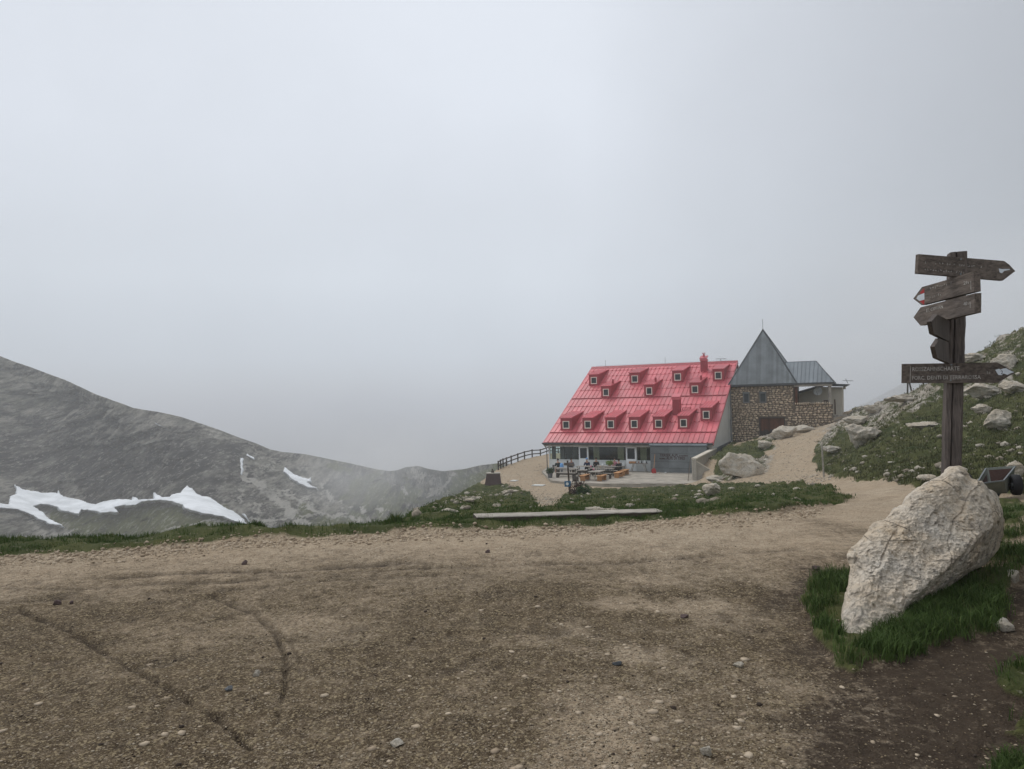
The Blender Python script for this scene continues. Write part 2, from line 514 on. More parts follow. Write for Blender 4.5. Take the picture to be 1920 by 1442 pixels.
# house frame ------------------------------------------------------
ALPHA = math.radians(26)
E = np.array([math.cos(ALPHA), -math.sin(ALPHA), 0]); R = np.array([math.sin(ALPHA), math.cos(ALPHA), 0]); Z = np.array([0, 0, 1.0])
EL = at(1019.5, 829.5, 75.0)
DECKZ = -5.55
HO = np.array([EL[0], EL[1], DECKZ])
def HP(a, b, h): return HO + a * E + b * R + h * Z
def A_on(px, py, b):
    P = on_plane(px, py, HO + b * R, R) - HO
    return float(P @ E), float(P @ Z)
ER_a, _ = A_on(1336, 827.5, 0)
_RL = on_plane(1110.5, 689, HO, E) - HO
RIDGE_B, RIDGE_H = float(_RL @ R), float(_RL @ Z)
EAVE_H = float(EL[2] - DECKZ)
_Pt = on_plane(1367, 790, HO + (ER_a - .25) * E, E) - HO
TB = float(_Pt @ R)                                   # plane of the tower front
# deck outline on plane z = DECKZ
def on_z(px, py, z): return on_plane(px, py, np.array([0, 0, z]), Z)
DECK = [on_z(*p, DECKZ)[:2] for p in ((1016, 884), (1032, 901), (1070, 905.5), (1130, 907.3), (1280, 907.5), (1316, 905))]
DECK += [HP(A_on(1300, 888, -.4)[0], -.4, 0)[:2], HP(A_on(1225, 888, 2)[0] + 7, 2, 0)[:2], HP(-1.0, 3, 0)[:2]]
HOUSE_FOOT = [tuple(HP(*p, 0)[:2]) for p in ((-.3, .2), (ER_a + .1, .2), (ER_a + .1, 2 * RIDGE_B), (-.3, 2 * RIDGE_B))]
ANNEX_A0, ANNEX_A1 = A_on(1220, 860, -.2)[0], A_on(1326, 860, -.2)[0]
ANNEX_FOOT = [tuple(HP(*p, 0)[:2]) for p in ((ANNEX_A0, -.3), (ANNEX_A1 + .3, -.3), (ANNEX_A1 + .3, 3), (ANNEX_A0, 3))]

DOMAIN = [(-60, 8.2), (-12, 8.7), (-6.2, 9.0), (-3.1, 9.4), (-1.35, 10.3), (-2.0, 20), (-2.6, 30), (-3.3, 45), (-3.6, 58), (-3.4, 64), (-2.3, 72), (-1.6, 79),
          (0.8, 88), (4.8, 96), (12, 101), (60, 118), (120, 100), (120, -30), (-60, -30)]
def height(x, y, detail=True):
    x = np.asarray(x, float).ravel(); y = np.asarray(y, float).ravel()
    yc = np.maximum(y, 1.2)
    z = z_tps(np.clip(x / yc, -1.3, 1.15), np.log(yc))
    s = -sdf(x, y, DOMAIN)
    s = np.maximum(s + (fbm(x * .5, y * .5, 0., 3, 5) * .25), 0)
    cut = .8 * s * s / (s + .35)
    z = z - np.minimum(cut, 40)
    fo = np.maximum.reduce([sst(-.5, .0, sdf(x, y, HOUSE_FOOT)) * (y < 200), sst(-.2, .0, sdf(x, y, ANNEX_FOOT)), sst(-.35, .0, sdf(x, y, DECK))])
    z = np.where(fo > 0, z * (1 - fo) + np.minimum(z, -5.72) * fo, z)
    return z
# image-space outlines of the ground covers, in photo pixels, transferred onto the terrain
GRASS = [
 [(-900, 1100), (-50, 1050), (100, 1043), (200, 1036), (300, 1027), (400, 1019), (500, 1011), (600, 1009), (700, 1004), (800, 998), (900, 994), (1003, 991), (1080, 987), (1150, 983), (1250, 977), (1330, 973), (1400, 969), (1470, 962),
  (1520, 953), (1570, 944), (1598, 934), (1570, 923), (1530, 915), (1480, 911), (1400, 907), (1330, 909), (1200, 915), (1110, 920), (1068, 926), (1056, 936), (1050, 948), (1047, 960),
  (1003, 960), (1001, 940), (993, 927), (965, 914), (940, 909), (900, 906), (880, 840), (-900, 700)],
 [(1705, 913), (1660, 906), (1620, 902), (1580, 897), (1545, 893), (1533, 884), (1527, 865), (1530, 840), (1545, 822), (1563, 806), (1596, 788), (1598, 766), (1650, 700), (1700, 600), (2600, 300), (2600, 960), (1960, 935), (1880, 932), (1800, 925)],
 [(1345, 898), (1338, 880), (1335, 862), (1345, 848), (1372, 832), (1410, 826), (1450, 826), (1452, 838), (1440, 852), (1437, 866), (1432, 880), (1410, 892), (1380, 900)],
 [(1506, 1130), (1530, 1105), (1560, 1085), (1592, 1062), (1700, 1000), (1850, 945), (1890, 930), (2600, 960), (2600, 1030), (1960, 1040), (1925, 1060), (1893, 1110), (1900, 1180), (1850, 1200), (1770, 1205), (1720, 1232), (1665, 1262), (1600, 1272), (1565, 1250), (1545, 1205), (1518, 1160)],
 [(1862, 1285), (1890, 1262), (1960, 1240), (2300, 1240), (2300, 1330), (1930, 1328), (1880, 1318)],
 [(1838, 1442), (1846, 1395), (1880, 1368), (1960, 1345), (2300, 1350), (2300, 1700), (1838, 1700)],
]
ncol_in = 780
u_in = np.linspace(-.80, .86, ncol_in)
u_all = np.concatenate([np.linspace(-2.4, -.81, 40), u_in, np.linspace(.875, 2.4, 40)])
inv = np.linspace(1 / 1.9, 1 / 10.0, 350)
y_all = np.concatenate([1 / inv, np.exp(np.linspace(math.log(10.0), math.log(135), 470))[1:]])
NU, NY = len(u_all), len(y_all)
UU, YY = np.meshgrid(u_all, y_all)
XX = UU * YY
xf, yf_ = XX.ravel(), YY.ravel()
zf_ = height(xf, yf_)
PX, PY = project(np.stack([xf, yf_, zf_], 1))
# irregular borders
jit = fbm(xf * 2.2 / np.sqrt(yf_ / 5), yf_ * 2.2 / np.sqrt(yf_ / 5), 0., 4, 21) 
gm = np.zeros(len(xf))
for i, poly in enumerate(GRASS):
    s = sdf(PX, PY, poly)
    w = 3.0 if i == 0 else (7.0 if i == 2 else 5.0)
    if i in (3, 4, 5): w = 16.0
    gg = sst(-w * .5, w * .5, s + jit * w * (1.3 if i != 0 else .9))
    if i >= 3: gg = gg * (.25 + .75 * sst(-.55, -.05, fbm(xf * 3.3, yf_ * 3.3, 0., 4, 23)))
    gm = np.maximum(gm, gg)
# dark soil at the lower right; elsewhere the ground darkens towards the viewpoint
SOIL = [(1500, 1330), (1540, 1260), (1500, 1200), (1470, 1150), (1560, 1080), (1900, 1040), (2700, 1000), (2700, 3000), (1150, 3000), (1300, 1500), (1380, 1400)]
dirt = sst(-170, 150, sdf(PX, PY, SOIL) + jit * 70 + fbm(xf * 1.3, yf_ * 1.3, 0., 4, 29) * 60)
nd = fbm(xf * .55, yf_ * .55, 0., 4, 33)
near_dark = np.clip(sst(9.2, 5.0, yf_) * 1.0 + (nd * .22 + fbm(xf * 2.7, yf_ * 2.7, 0., 4, 35) * .16) * sst(10, 6, yf_), 0, 1)
soil = np.clip(np.maximum(dirt, near_dark * .9) * (yf_ < 14), 0, 1)
# pale stony streak in the middle foreground
streak = np.exp(-((xf - .45 - (yf_ - 4) * .18) / .55) ** 2) * sst(2.2, 3.2, yf_) * sst(7.5, 5.5, yf_) + np.exp(-((xf - 1.55) / .5) ** 2 - ((yf_ - 5.6) / .9) ** 2)
streak = np.clip(.75 * streak * (0.35 + 1.1 * fbm(xf * 2.6, yf_ * 2.6, 0., 4, 41)), 0, .8)
soil = soil * (1 - .75 * streak * (1 - dirt))
# bare rock breaking through the grass on the slopes
rk = np.zeros(len(xf))
def rockzone(poly, w, k):
    global rk
    rk = np.maximum(rk, sst(-w, w, sdf(PX, PY, poly) + jit * w * 1.2) * k)
rockzone([(1340, 800), (1440, 826), (1560, 788), (1580, 775), (1540, 776), (1490, 800), (1470, 812)], 4, .9)
rockzone([(1530, 815), (1600, 765), (1700, 735), (1790, 700), (1750, 745), (1690, 780), (1640, 820), (1590, 820), (1540, 840)], 16, .46)
rockzone([(1820, 680), (1870, 640), (1940, 610), (2200, 500), (2200, 640), (1940, 700), (1880, 700), (1840, 720)], 15, .30)
rockzone([(1780, 740), (1860, 718), (1900, 700), (1900, 725), (1850, 745)], 8, .5)
rockzone([(830, 950), (870, 930), (905, 915), (950, 915), (975, 925), (960, 940), (900, 950), (870, 960)], 9, .2)
rockzone([(1340, 895), (1380, 900), (1440, 850), (1460, 830), (1450, 860), (1440, 890)], 6, .5)
rk = np.clip(rk + .28 * sst(.35, .9, fbm(xf * .8, yf_ * .8, 0., 4, 61)) * ((PX > 1520) & (PY < 905)), 0, 1)
rk = rk * sst(-.25, .35, ridged(xf * .9, yf_ * .7, zf_ * 1.2, 4, 71) * .6 + rk - .45)
# tyre tracks and ruts, as polylines in photo pixels on the gravel
TR = [([(40, 1145), (130, 1180), (230, 1240), (330, 1300), (410, 1350), (470, 1400)], 9, 1.0), ([(400, 1118), (470, 1145), (515, 1180), (535, 1230), (535, 1290), (520, 1340)], 8, .8), ([(440, 1125), (500, 1160), (545, 1200), (562, 1240)], 6, .6),
      ([(-40, 1108), (150, 1104), (260, 1096), (420, 1092), (520, 1083), (700, 1070), (900, 1060), (1200, 1050), (1500, 1030)], 4.5, .8), ([(200, 1083), (300, 1077), (520, 1070), (750, 1056)], 5, 1.1), ([(600, 1062), (760, 1054), (800, 1057)], 5, .7), ([(0, 1135), (180, 1118), (400, 1108), (600, 1092), (800, 1080), (1100, 1064)], 4, .45)]
rut = np.zeros(len(xf))
near = yf_ < 11
for pl, w, k in TR:
    dd = segdist(PX[near], PY[near], pl, False) + np.abs(jit[near]) * 2
    rut[near] = np.maximum(rut[near], k * np.exp(-(dd / (w * .72)) ** 4))
rut *= (.45 + .6 * sst(-.5, .6, fbm(xf * 14, yf_ * 14, 0., 3, 51)))
prints = .55 * sst(.80, 1.05, fbm(xf * 8.5, yf_ * 6.0, 0., 2, 81) + .25 * soil) * (yf_ < 8)
ground_noise = fbm(xf * 1.1, yf_ * 1.1, 0., 4, 3) * .018 + fbm(xf * 7, yf_ * 7, 0., 3, 9) * .006 * (yf_ < 14)
hum = (.5 * fbm(xf * .9, yf_ * .9, 0., 4, 13) + .5 * ridged(xf * 1.7, yf_ * 1.7, 0., 3, 14)) * np.clip(yf_ / 30, .12, 1) * .28
far_r = sst(14, 30, yf_)
dz = ground_noise * (1 - gm) * (1 + far_r) + hum * gm - .032 * rut * (1 - gm) - .016 * prints * (1 - gm)
dz += rk * (.10 + .26 * ridged(xf * .8, yf_ * .8, zf_ * .8, 5, 91)) * np.clip(yf_ / 45, .2, 1)
dz += .05 * gm * (yf_ < 12)
inner = sst(0, -.5, np.maximum.reduce([sdf(xf, yf_, HOUSE_FOOT), sdf(xf, yf_, DECK)]))
zf_ = zf_ + dz * inner
idx = np.arange(NU * NY).reshape(NY, NU)
q = np.stack([idx[:-1, :-1], idx[:-1, 1:], idx[1:, 1:], idx[1:, :-1]], -1).reshape(-1, 4)

b = NB("ground_cover")
ag, as_, ar, art = b.attr("grass"), b.attr("soil"), b.attr("rock"), b.attr("rut")
n_big = b.noise(.45, 5, .6); n_mid = b.noise(3.2, 6, .65); n_fine = b.noise(38, 4, .7)
vor = b.voro(75, 'F1', "Color"); vd = b.voro(75, 'F1', "Distance")
vor2 = b.voro(150, 'F1', "Color")
sepc = b.t.nodes.new("ShaderNodeSeparateColor"); b.L(vor, sepc.inputs[0])
sepc2 = b.t.nodes.new("ShaderNodeSeparateColor"); b.L(vor2, sepc2.inputs[0])
grav = b.mix(b.rng(n_mid, .32, .68), (.25, .188, .125), (.43, .34, .24))
grav = b.mix(b.math('MULTIPLY', b.rng(sepc.outputs[0], .35, .95), .55), grav, (.60, .52, .40))
grav = b.mix(b.math('MULTIPLY', b.rng(sepc2.outputs[1], .55, 1.0), .5), grav, (.10, .074, .052))
grav = b.mix(b.rng(n_big, .42, .72, 0, .5), grav, (.36, .27, .18))
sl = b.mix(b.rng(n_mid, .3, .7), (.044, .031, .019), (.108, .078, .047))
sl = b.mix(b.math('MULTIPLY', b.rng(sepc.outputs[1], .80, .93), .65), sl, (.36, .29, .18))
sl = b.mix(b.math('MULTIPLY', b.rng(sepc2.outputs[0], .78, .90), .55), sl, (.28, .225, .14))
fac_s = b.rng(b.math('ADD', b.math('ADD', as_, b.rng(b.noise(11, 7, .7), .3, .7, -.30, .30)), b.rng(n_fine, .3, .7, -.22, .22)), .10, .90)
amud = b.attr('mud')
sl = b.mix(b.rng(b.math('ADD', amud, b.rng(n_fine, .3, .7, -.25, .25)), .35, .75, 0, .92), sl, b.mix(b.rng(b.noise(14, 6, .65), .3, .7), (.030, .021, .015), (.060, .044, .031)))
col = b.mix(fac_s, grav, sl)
col = b.mix(b.math('MULTIPLY', art, .85), col, (.048, .036, .026))
gr = b.mix(b.rng(b.noise(1.3, 5, .65), .35, .65), (.034, .046, .014), (.092, .096, .034))
gr = b.mix(b.rng(b.noise(.16, 4, .6), .45, .70, 0, .55), gr, (.125, .115, .05))
gr = b.mix(b.rng(n_fine, .45, .75, 0, .6), gr, (.018, .026, .010))
gr = b.mix(b.math('MULTIPLY', b.rng(b.noise(9, 4, .6), .62, .70), .6), gr, (.30, .27, .20))
fg = b.rng(b.math('ADD', ag, b.rng(n_mid, .3, .7, -.18, .18)), .35, .65)
col = b.mix(fg, col, gr)
rc = b.mix(b.rng(b.noise(2.5, 7, .7), .35, .65), (.17, .155, .13), (.46, .42, .36))
rc = b.mix(b.rng(b.noise(.9, 5, .6), .5, .7, 0, .5), rc, (.30, .22, .15))
fr = b.rng(b.math('ADD', ar, b.rng(b.noise(4, 6, .7), .3, .7, -.3, .3)), .30, .52)
col = b.mix(fr, col, rc)
nr = b.bump(n_mid, .5, .05)
nr = b.bump(b.rng(vd, 0, .6, 1, 0), .55, .010, nr)
nr = b.bump(n_fine, .6, .008, nr)
b.fin(col, .93, nr, spec=.12)
# split: the sheet of ground
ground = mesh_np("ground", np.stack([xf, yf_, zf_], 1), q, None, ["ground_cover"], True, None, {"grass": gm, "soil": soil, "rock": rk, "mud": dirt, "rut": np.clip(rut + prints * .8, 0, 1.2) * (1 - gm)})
tag(ground, "gravel turning area, grassy slopes and dirt tracks", None, None, "structure")
bb = MB(); bb.add([(-70, -40, -.12), (70, -40, -.12), (70, 2.1, -.12), (-70, 2.1, -.12)], [(0, 1, 2, 3)])
gb = bb.build("ground", "ground_cover"); tag(gb, "trodden soil behind the viewpoint", None, None, "structure")

def gz(x, y):
    """height of the displaced ground by bilinear lookup"""
    x, y = np.atleast_1d(np.asarray(x, float)), np.atleast_1d(np.asarray(y, float))
    u = x / np.maximum(y, 1.91)
    i = np.clip(np.interp(u, u_all, np.arange(NU)), 0, NU - 1.001); j = np.clip(np.interp(y, y_all, np.arange(NY)), 0, NY - 1.001)
    i0, j0 = i.astype(int), j.astype(int); a, c = i - i0, j - j0
    G = zf_.reshape(NY, NU)
    return (G[j0, i0] * (1 - a) + G[j0, i0 + 1] * a) * (1 - c) + (G[j0 + 1, i0] * (1 - a) + G[j0 + 1, i0 + 1] * a) * c
def hit(px, py, d0=2.5, d1=130):
    """first ground point on the ray through a photo pixel"""
    ds = np.exp(np.linspace(math.log(d0), math.log(d1), 1500))
    r = ray(px, py); P = C0[None] + r[None] * (ds / r[1])[:, None]
    below = P[:, 2] <= gz(P[:, 0], P[:, 1])
    k = int(np.argmax(below)) if below.any() else len(ds) - 1
    p = P[k].copy(); p[2] = gz(p[0], p[1])[0]
    return p

# ------------------------------------------------------------------ the mountain across the valley
def sil(px):
    xs = [-700, -300, 0, 60, 120, 180, 250, 300, 340, 400, 480, 505, 530, 570, 600, 650, 700, 730, 745, 760, 785, 805, 830, 870, 900, 935, 1000, 1100]
    ys = [430, 560, 668, 690, 712, 740, 765, 773, 782, 803, 832, 843, 848, 852, 858, 868, 879, 884, 882, 876, 874, 880, 884, 880, 873, 869, 872, 880]
    return np.interp(px, xs, ys)
mx = np.concatenate([np.linspace(-700, -60, 60), np.linspace(-50, 1100, 620)])
mt = np.linspace(0, 1, 230) ** .85
MX, MT = np.meshgrid(mx, mt)
SIL = sil(MX)
BOT = 1120.0
MPY = BOT + (SIL - BOT) * MT
def mdepth(px, py):
    s = sil(px); t = np.clip((BOT - py) / (BOT - s), 0, 1.2)
    hump = np.exp(-((px - 795) / 60) ** 2)
    return 185 * np.exp(.56 * t - .18 * hump * t + .05 * np.sin(px * .011 + 1.5 * t)) * (1 + .10 * sst(500, 900, px) * (1 - t))
def mpoint(px, py, fine=1.0):
    d = mdepth(px, py)
    r = CR[None] * (px - 960)[:, None] + CU[None] * (721 - py)[:, None] + _F[None] * F
    P = C0[None] + r * (d / r[:, 1])[:, None]
    k = d / 250.
    gx1, gz1 = P[:, 0] * .86 + P[:, 2] * .5, P[:, 2] * .86 - P[:, 0] * .5
    rel = ridged(gx1 * .022, P[:, 1] * .012, gz1 * .05, 5, 101, .58) * (4.6 - 2.6 * (1 - fine)) + (fbm(P[:, 0] * .11, P[:, 1] * .05, P[:, 2] * .13, 4, 111, .6) * 3.4 + ridged(P[:, 0] * .3, P[:, 1] * .1, P[:, 2] * .3, 4, 117, .6) * 1.3) * fine
    edge = np.clip((py - sil(px)) / 40, .05, 1)
    steep = sst(.95, .45, np.abs((py - (sil(px) * .45 + 930 * .55)) / 90)) * sst(520, 380, px)
    rel = rel * (1 + .5 * steep) + steep * fine * (ridged(P[:, 0] * .055 + P[:, 2] * .02, P[:, 2] * .018, 0., 4, 161, .6) * 5.5)
    P[:, 1] += rel * edge * k * .9
    P[:, 2] += rel * edge * k * .16
    return P
MP = mpoint(MX.ravel(), MPY.ravel())
# far side of the crest, so the hill is a body and not a card
back = MP.reshape(MX.shape + (3,))[-1].copy()
rows = [MP.reshape(MX.shape + (3,))]
for k in (1, 2, 3):
    bk = back.copy(); bk[:, 1] += 30 * k; bk[:, 2] -= 9 * k * k; rows.append(bk[None])
MPa = np.concatenate(rows, 0); nr_, nc_ = MPa.shape[:2]
mid = np.arange(nr_ * nc_).reshape(nr_, nc_)
mq = np.stack([mid[:-1, :-1], mid[:-1, 1:], mid[1:, 1:], mid[1:, :-1]], -1).reshape(-1, 4)
mpx = np.concatenate([MX.ravel(), np.tile(mx, 3)]); mpy = np.concatenate([MPY.ravel(), np.tile(sil(mx), 3)])
jm = fbm(mpx * .03, mpy * .05, 0., 4, 121)
meadow = np.zeros(len(mpx))
for poly, w in (([(60, 958), (215, 970), (330, 965), (470, 990), (470, 1060), (150, 1020), (80, 975)], 14), ([(430, 1000), (700, 960), (800, 930), (880, 880), (1100, 860), (1100, 1100), (430, 1100)], 25), ([(620, 880), (740, 900), (780, 960), (700, 985), (640, 930)], 22), ([(-100, 1035), (160, 1035), (160, 1130), (-100, 1130)], 6)):
    meadow = np.maximum(meadow, sst(-w, w, sdf(mpx, mpy, poly) + jm * w))
cliff = sst(-30, 30, sdf(mpx, mpy, [(-800, 800), (60, 800), (160, 840), (300, 830), (430, 850), (440, 900), (390, 935), (330, 925), (190, 955), (20, 905), (-800, 900)]) + jm * 30)
scree = np.zeros(len(mpx))
for pl, w, k in (([(440, 895), (500, 940), (560, 985), (600, 1000)], 9, 1), ([(460, 905), (530, 935), (620, 970), (700, 985)], 7, .8), ([(560, 905), (640, 950), (720, 970)], 4, .7), ([(735, 912), (760, 935)], 3, .9), ([(850, 890), (835, 915), (800, 935)], 3, .9), ([(300, 1000), (450, 985), (560, 975), (640, 965)], 2, .6),
                 ([(0, 970), (80, 1000), (160, 1035)], 22, .55), ([(430, 940), (500, 985)], 18, .5), ([(780, 890), (820, 920)], 20, .5), ([(350, 770), (500, 880)], 30, .35)):
    dd = segdist(mpx, mpy, pl, False); scree = np.maximum(scree, k * np.exp(-(dd / w) ** 2))
scree *= 1.15 * sst(-.9, .1, fbm(mpx * .06, mpy * .12, 0., 4, 131))
b = NB("mountain_rock")
an, ac, asr = b.attr("meadow"), b.attr("cliff"), b.attr("scree")
q1 = b.noise(.045, 8, .68); q2 = b.noise(.17, 12, .78, stretch=(1, .22, .75)); q3 = b.noise(.85, 8, .8, stretch=(1, .25, .7)); q4 = b.noise(.12, 6, .65, stretch=(1.8, .1, .25))
c = b.mix(b.rng(q2, .43, .57), (.018, .017, .015), (.36, .34, .295))  # rock tones with added contrast; missing relief shading is put into the colour
c = b.mix(b.rng(q1, .45, .62, 0, .45), c, (.06, .07, .035))
c = b.mix(b.math('MULTIPLY', ac, b.rng(q2, .42, .66, 1.0, .45)), c, (.012, .012, .0115))
c = b.mix(b.rng(b.math('ADD', an, b.rng(q2, .3, .7, -.6, .6)), .35, .8), c, (.105, .118, .036))
c = b.mix(b.rng(b.math('ADD', asr, b.rng(q3, .3, .7, -.5, .5)), .30, .6), c, (.50, .48, .43))
c = b.mix(b.math('MULTIPLY', b.rng(q3, .53, .60), b.rng(q1, .35, .6, .85, .35)), c, (.48, .46, .41))
c = b.mix(b.math('MULTIPLY', b.rng(q3, .45, .38), .75), c, (.015, .015, .013))
c = b.mix(b.rng(q4, .50, .68, 0, .55), c, (.030, .030, .027))
nr = b.bump(q2, 1.0, 3.2); nr = b.bump(q3, .9, 1.0, nr)
b.fin(c, .95, nr, spec=.1)
mountain = mesh_np("mountain", MPa.reshape(-1, 3), mq, None, ["mountain_rock"], True, None, {"meadow": meadow, "cliff": cliff, "scree": scree})
tag(mountain, "rocky mountainside across the valley fading into the cloud", None, None, "structure")
b = NB("snow"); b.fin(b.mix(b.rng(b.noise(.12, 5, .6, stretch=(1, 3, 3)), .4, .62), (.86, .89, .92), (.66, .69, .71)), .7, b.bump(b.noise(.25, 5), .15, .3))
S1 = [(0,1050),(45,1058),(58,1000),(98,985),(72,925),(135,960),(230,975),(350,990),(350,970),(420,1010),(500,1040),(600,1058),(640,1045),(740,1033),(820,1040),(825,1018),(860,1040),(920,1045),(955,1040),(945,1000),(1010,1025),(1060,1025),(1070,1010),(1120,1005),(1150,965),(1230,1000),(1330,1040),(1450,1110),(1540,1170),(1590,1212),(1480,1190),(1350,1160),(1200,1120),(1100,1075),(1040,1062),(980,1058),(870,1070),(840,1088),(760,1085),(715,1095),(735,1132),(640,1125),(550,1108),(505,1105),(485,1135),(400,1115),(300,1082),(240,1070),(190,1085),(215,1110),(300,1160),(400,1218),(330,1210),(210,1175),(100,1125),(0,1095),(-200,1070),(-200,1030)]
c1 = lambda P: [(x / 3.434, 640 + y / 3.434) for x, y in P]
c2 = lambda P: [(420 + x / 3.556, 780 + y / 3.556) for x, y in P]
SNOW = [(c1(S1), "large forked snowfield along the foot of the cliff"), (c1([(1490,780),(1525,782),(1552,885),(1530,870)]), "steep narrow snow patch below the crest, lowest of three in a gully"),
        (c1([(1545,718),(1570,750),(1612,772),(1605,795),(1548,765)]), "small hooked snow patch, middle of three in a gully"), (c1([(1500,670),(1530,690),(1532,710),(1515,705)]), "tiny snow patch nearest the crest above two larger ones"),
        (c2([(385,355),(420,400),(540,440),(560,430),(572,470),(545,462),(620,524),(540,500),(440,450),(365,403)]), "long slanting snow patch, the one nearest the misty saddle"),
        (c2([(75,680),(100,682),(178,752),(150,745)]), "thin snow strip beside the right tip of the large snowfield"), (c1([(990,515),(1050,550),(1030,548)]), "faint snow sliver high on the slope near the skyline"),
        (c1([(418,1268),(470,1280),(565,1318),(500,1310),(440,1290)]), "low snow streak just above the grassy verge")]
for poly, lab in SNOW:
    xs = [p[0] for p in poly]; ys = [p[1] for p in poly]
    gx_ = np.arange(min(xs) - 2, max(xs) + 2, .9); gy_ = np.arange(min(ys) - 2, max(ys) + 2, .7)
    X_, Y_ = np.meshgrid(gx_, gy_); sh = X_.shape
    s = sdf(X_.ravel(), Y_.ravel(), poly) + fbm(X_.ravel() * .15, Y_.ravel() * .2, 0., 3, 141) * .5
    P = mpoint(X_.ravel(), Y_.ravel(), .25)
    tocam = C0[None] - P; tocam /= np.linalg.norm(tocam, axis=1)[:, None]
    up = np.array([0, 0, 1.0]); lift = np.clip(s / 1.6, -.5, 1)
    P = P + tocam * (4.2 * lift)[:, None] + up * (.3 * lift)[:, None]
    ii = np.arange(P.shape[0]).reshape(sh)
    qq = np.stack([ii[:-1, :-1], ii[:-1, 1:], ii[1:, 1:], ii[1:, :-1]], -1).reshape(-1, 4)
    keep = (s[qq] > -.4).any(1); qq = qq[keep]
    used, invq = np.unique(qq, return_inverse=True)
    o = mesh_np("snow_patch", P[used], invq.reshape(-1, 4), None, ["snow"], True)
    tag(o, lab, "snow patch", "snow patches on the mountainside")
# far hill lost in the cloud behind the track
hx = np.linspace(1380, 2500, 260); ht = np.linspace(0, 1, 60)
HX, HT = np.meshgrid(hx, ht)
hs = np.interp(hx, [1380, 1540, 1600, 1640, 1700, 1760, 1800, 1860, 1920, 2100, 2500], [860, 800, 768, 748, 716, 700, 690, 660, 650, 620, 560])
HY = 900 + (hs[None] - 900) * HT
dH = 300 + 170 * HT.ravel()
rr = CR[None] * (HX.ravel() - 960)[:, None] + CU[None] * (721 - HY.ravel())[:, None] + _F[None] * F
HPp = C0[None] + rr * (dH / rr[:, 1])[:, None]
HPp[:, 1] += ridged(HPp[:, 0] * .012, HPp[:, 2] * .012, 0., 5, 151) * 14 * np.clip(1.05 - HT.ravel(), .1, 1)
hi = np.arange(HX.size).reshape(HX.shape)
o = mesh_np("hill", HPp, np.stack([hi[:-1, :-1], hi[:-1, 1:], hi[1:, 1:], hi[1:, :-1]], -1).reshape(-1, 4), None, ["mountain_rock"], True, None, {"meadow": np.zeros(HX.size), "cliff": np.zeros(HX.size), "scree": np.zeros(HX.size)})
tag(o, "hill almost lost in cloud behind the hut", None, None, "structure")
bb = MB(); bb.add([(-900, -60, -60), (1400, -60, -60), (1400, 1200, -60), (-900, 1200, -60)], [(0, 1, 2, 3)])
# ------------------------------------------------------------------ air
b = NB("haze_air")
b.t.nodes.remove(b.b)
pv = b.t.nodes.new("ShaderNodeVolumePrincipled"); pv.inputs["Color"].default_value = (.97, .985, 1, 1); pv.inputs["Density"].default_value = HAZE_D = 0.0009
pv.inputs["Anisotropy"].default_value = 0.0
b.L(pv.outputs[0], b.out.inputs["Volume"])
bb = MB(); bb.box((-460, -45, -95), (1120, 0, 0), (0, 590, 0), (0, 0, 235))
print("bounds", MPa.reshape(-1,3).min(0), MPa.reshape(-1,3).max(0), HPp.min(0), HPp.max(0), zf_.min(), zf_.max())
hz = bb.build("haze", "haze_air"); tag(hz, "thin grey mountain mist filling the air", None, None, "stuff")
# ------------------------------------------------------------------ the mountain hut
front_b = .55
fA = lambda px, py=860: A_on(px, py, front_b)[0]
fH = lambda py, px=1150: A_on(px, py, front_b)[1]
Ltot = ER_a
SLOPE = np.array([0, RIDGE_B, RIDGE_H - EAVE_H]); SL = float(np.hypot(RIDGE_B, RIDGE_H - EAVE_H))
def RP(a, t, n=0.0):
    """point on the roof: a along the eave, t 0..1 from eave to ridge, n above the surface"""
    nb, nh = -(RIDGE_H - EAVE_H) / SL, RIDGE_B / SL
    return HP(a, RIDGE_B * t + nb * n, EAVE_H + (RIDGE_H - EAVE_H) * t + nh * n)
RN = RP(0, 0, 1) - RP(0, 0, 0)
def roof_at(px, py):
    P = on_plane(px, py, RP(0, 0), RN) - HO
    return float(P @ E), float(P @ R) / RIDGE_B
hut = empty("mountain_hut", HP(Ltot / 2, RIDGE_B, 0), -ALPHA)
tag(hut, "mountain hut with a long red metal roof full of dormers", "hut")
# gable walls and back
mb = MB()
hw = lambda t: EAVE_H + (RIDGE_H - EAVE_H) * t - .18
for a0 in (Ltot - .45,):
    pts = [HP(a0, .45, -1), HP(a0, 2 * RIDGE_B - .45, -1), HP(a0, 2 * RIDGE_B - .45, hw(.45 / RIDGE_B)), HP(a0, RIDGE_B, hw(1)), HP(a0, .45, hw(.45 / RIDGE_B))]
    mb.prism(pts, .25 * E)
mb.prism([HP(.15, 4.6, -1), HP(.15, 2 * RIDGE_B - .45, -1), HP(.15, 2 * RIDGE_B - .45, hw(.45 / RIDGE_B)), HP(.15, RIDGE_B, hw(1)), HP(.15, 4.6, hw(4.6 / RIDGE_B))], .25 * E)
mb.box(HP(.4, 2 * RIDGE_B - .7, -1), (Ltot - .85) * E, .25 * R, 3.5 * Z)
mb.build("wall", "render_pale", hut)
mb = MB(); mb.prism([HP(.3, .56, EAVE_H - .28), HP(.3, .76, EAVE_H - .2), HP(.3, RIDGE_B, RIDGE_H - .3), HP(.3, 2 * RIDGE_B - .5, EAVE_H - .2), HP(.3, 2 * RIDGE_B - .5, EAVE_H - .4), HP(.3, .56, EAVE_H - .4)], (Ltot - .8) * E)
mb.build("attic_floor", "steel_grey", hut)
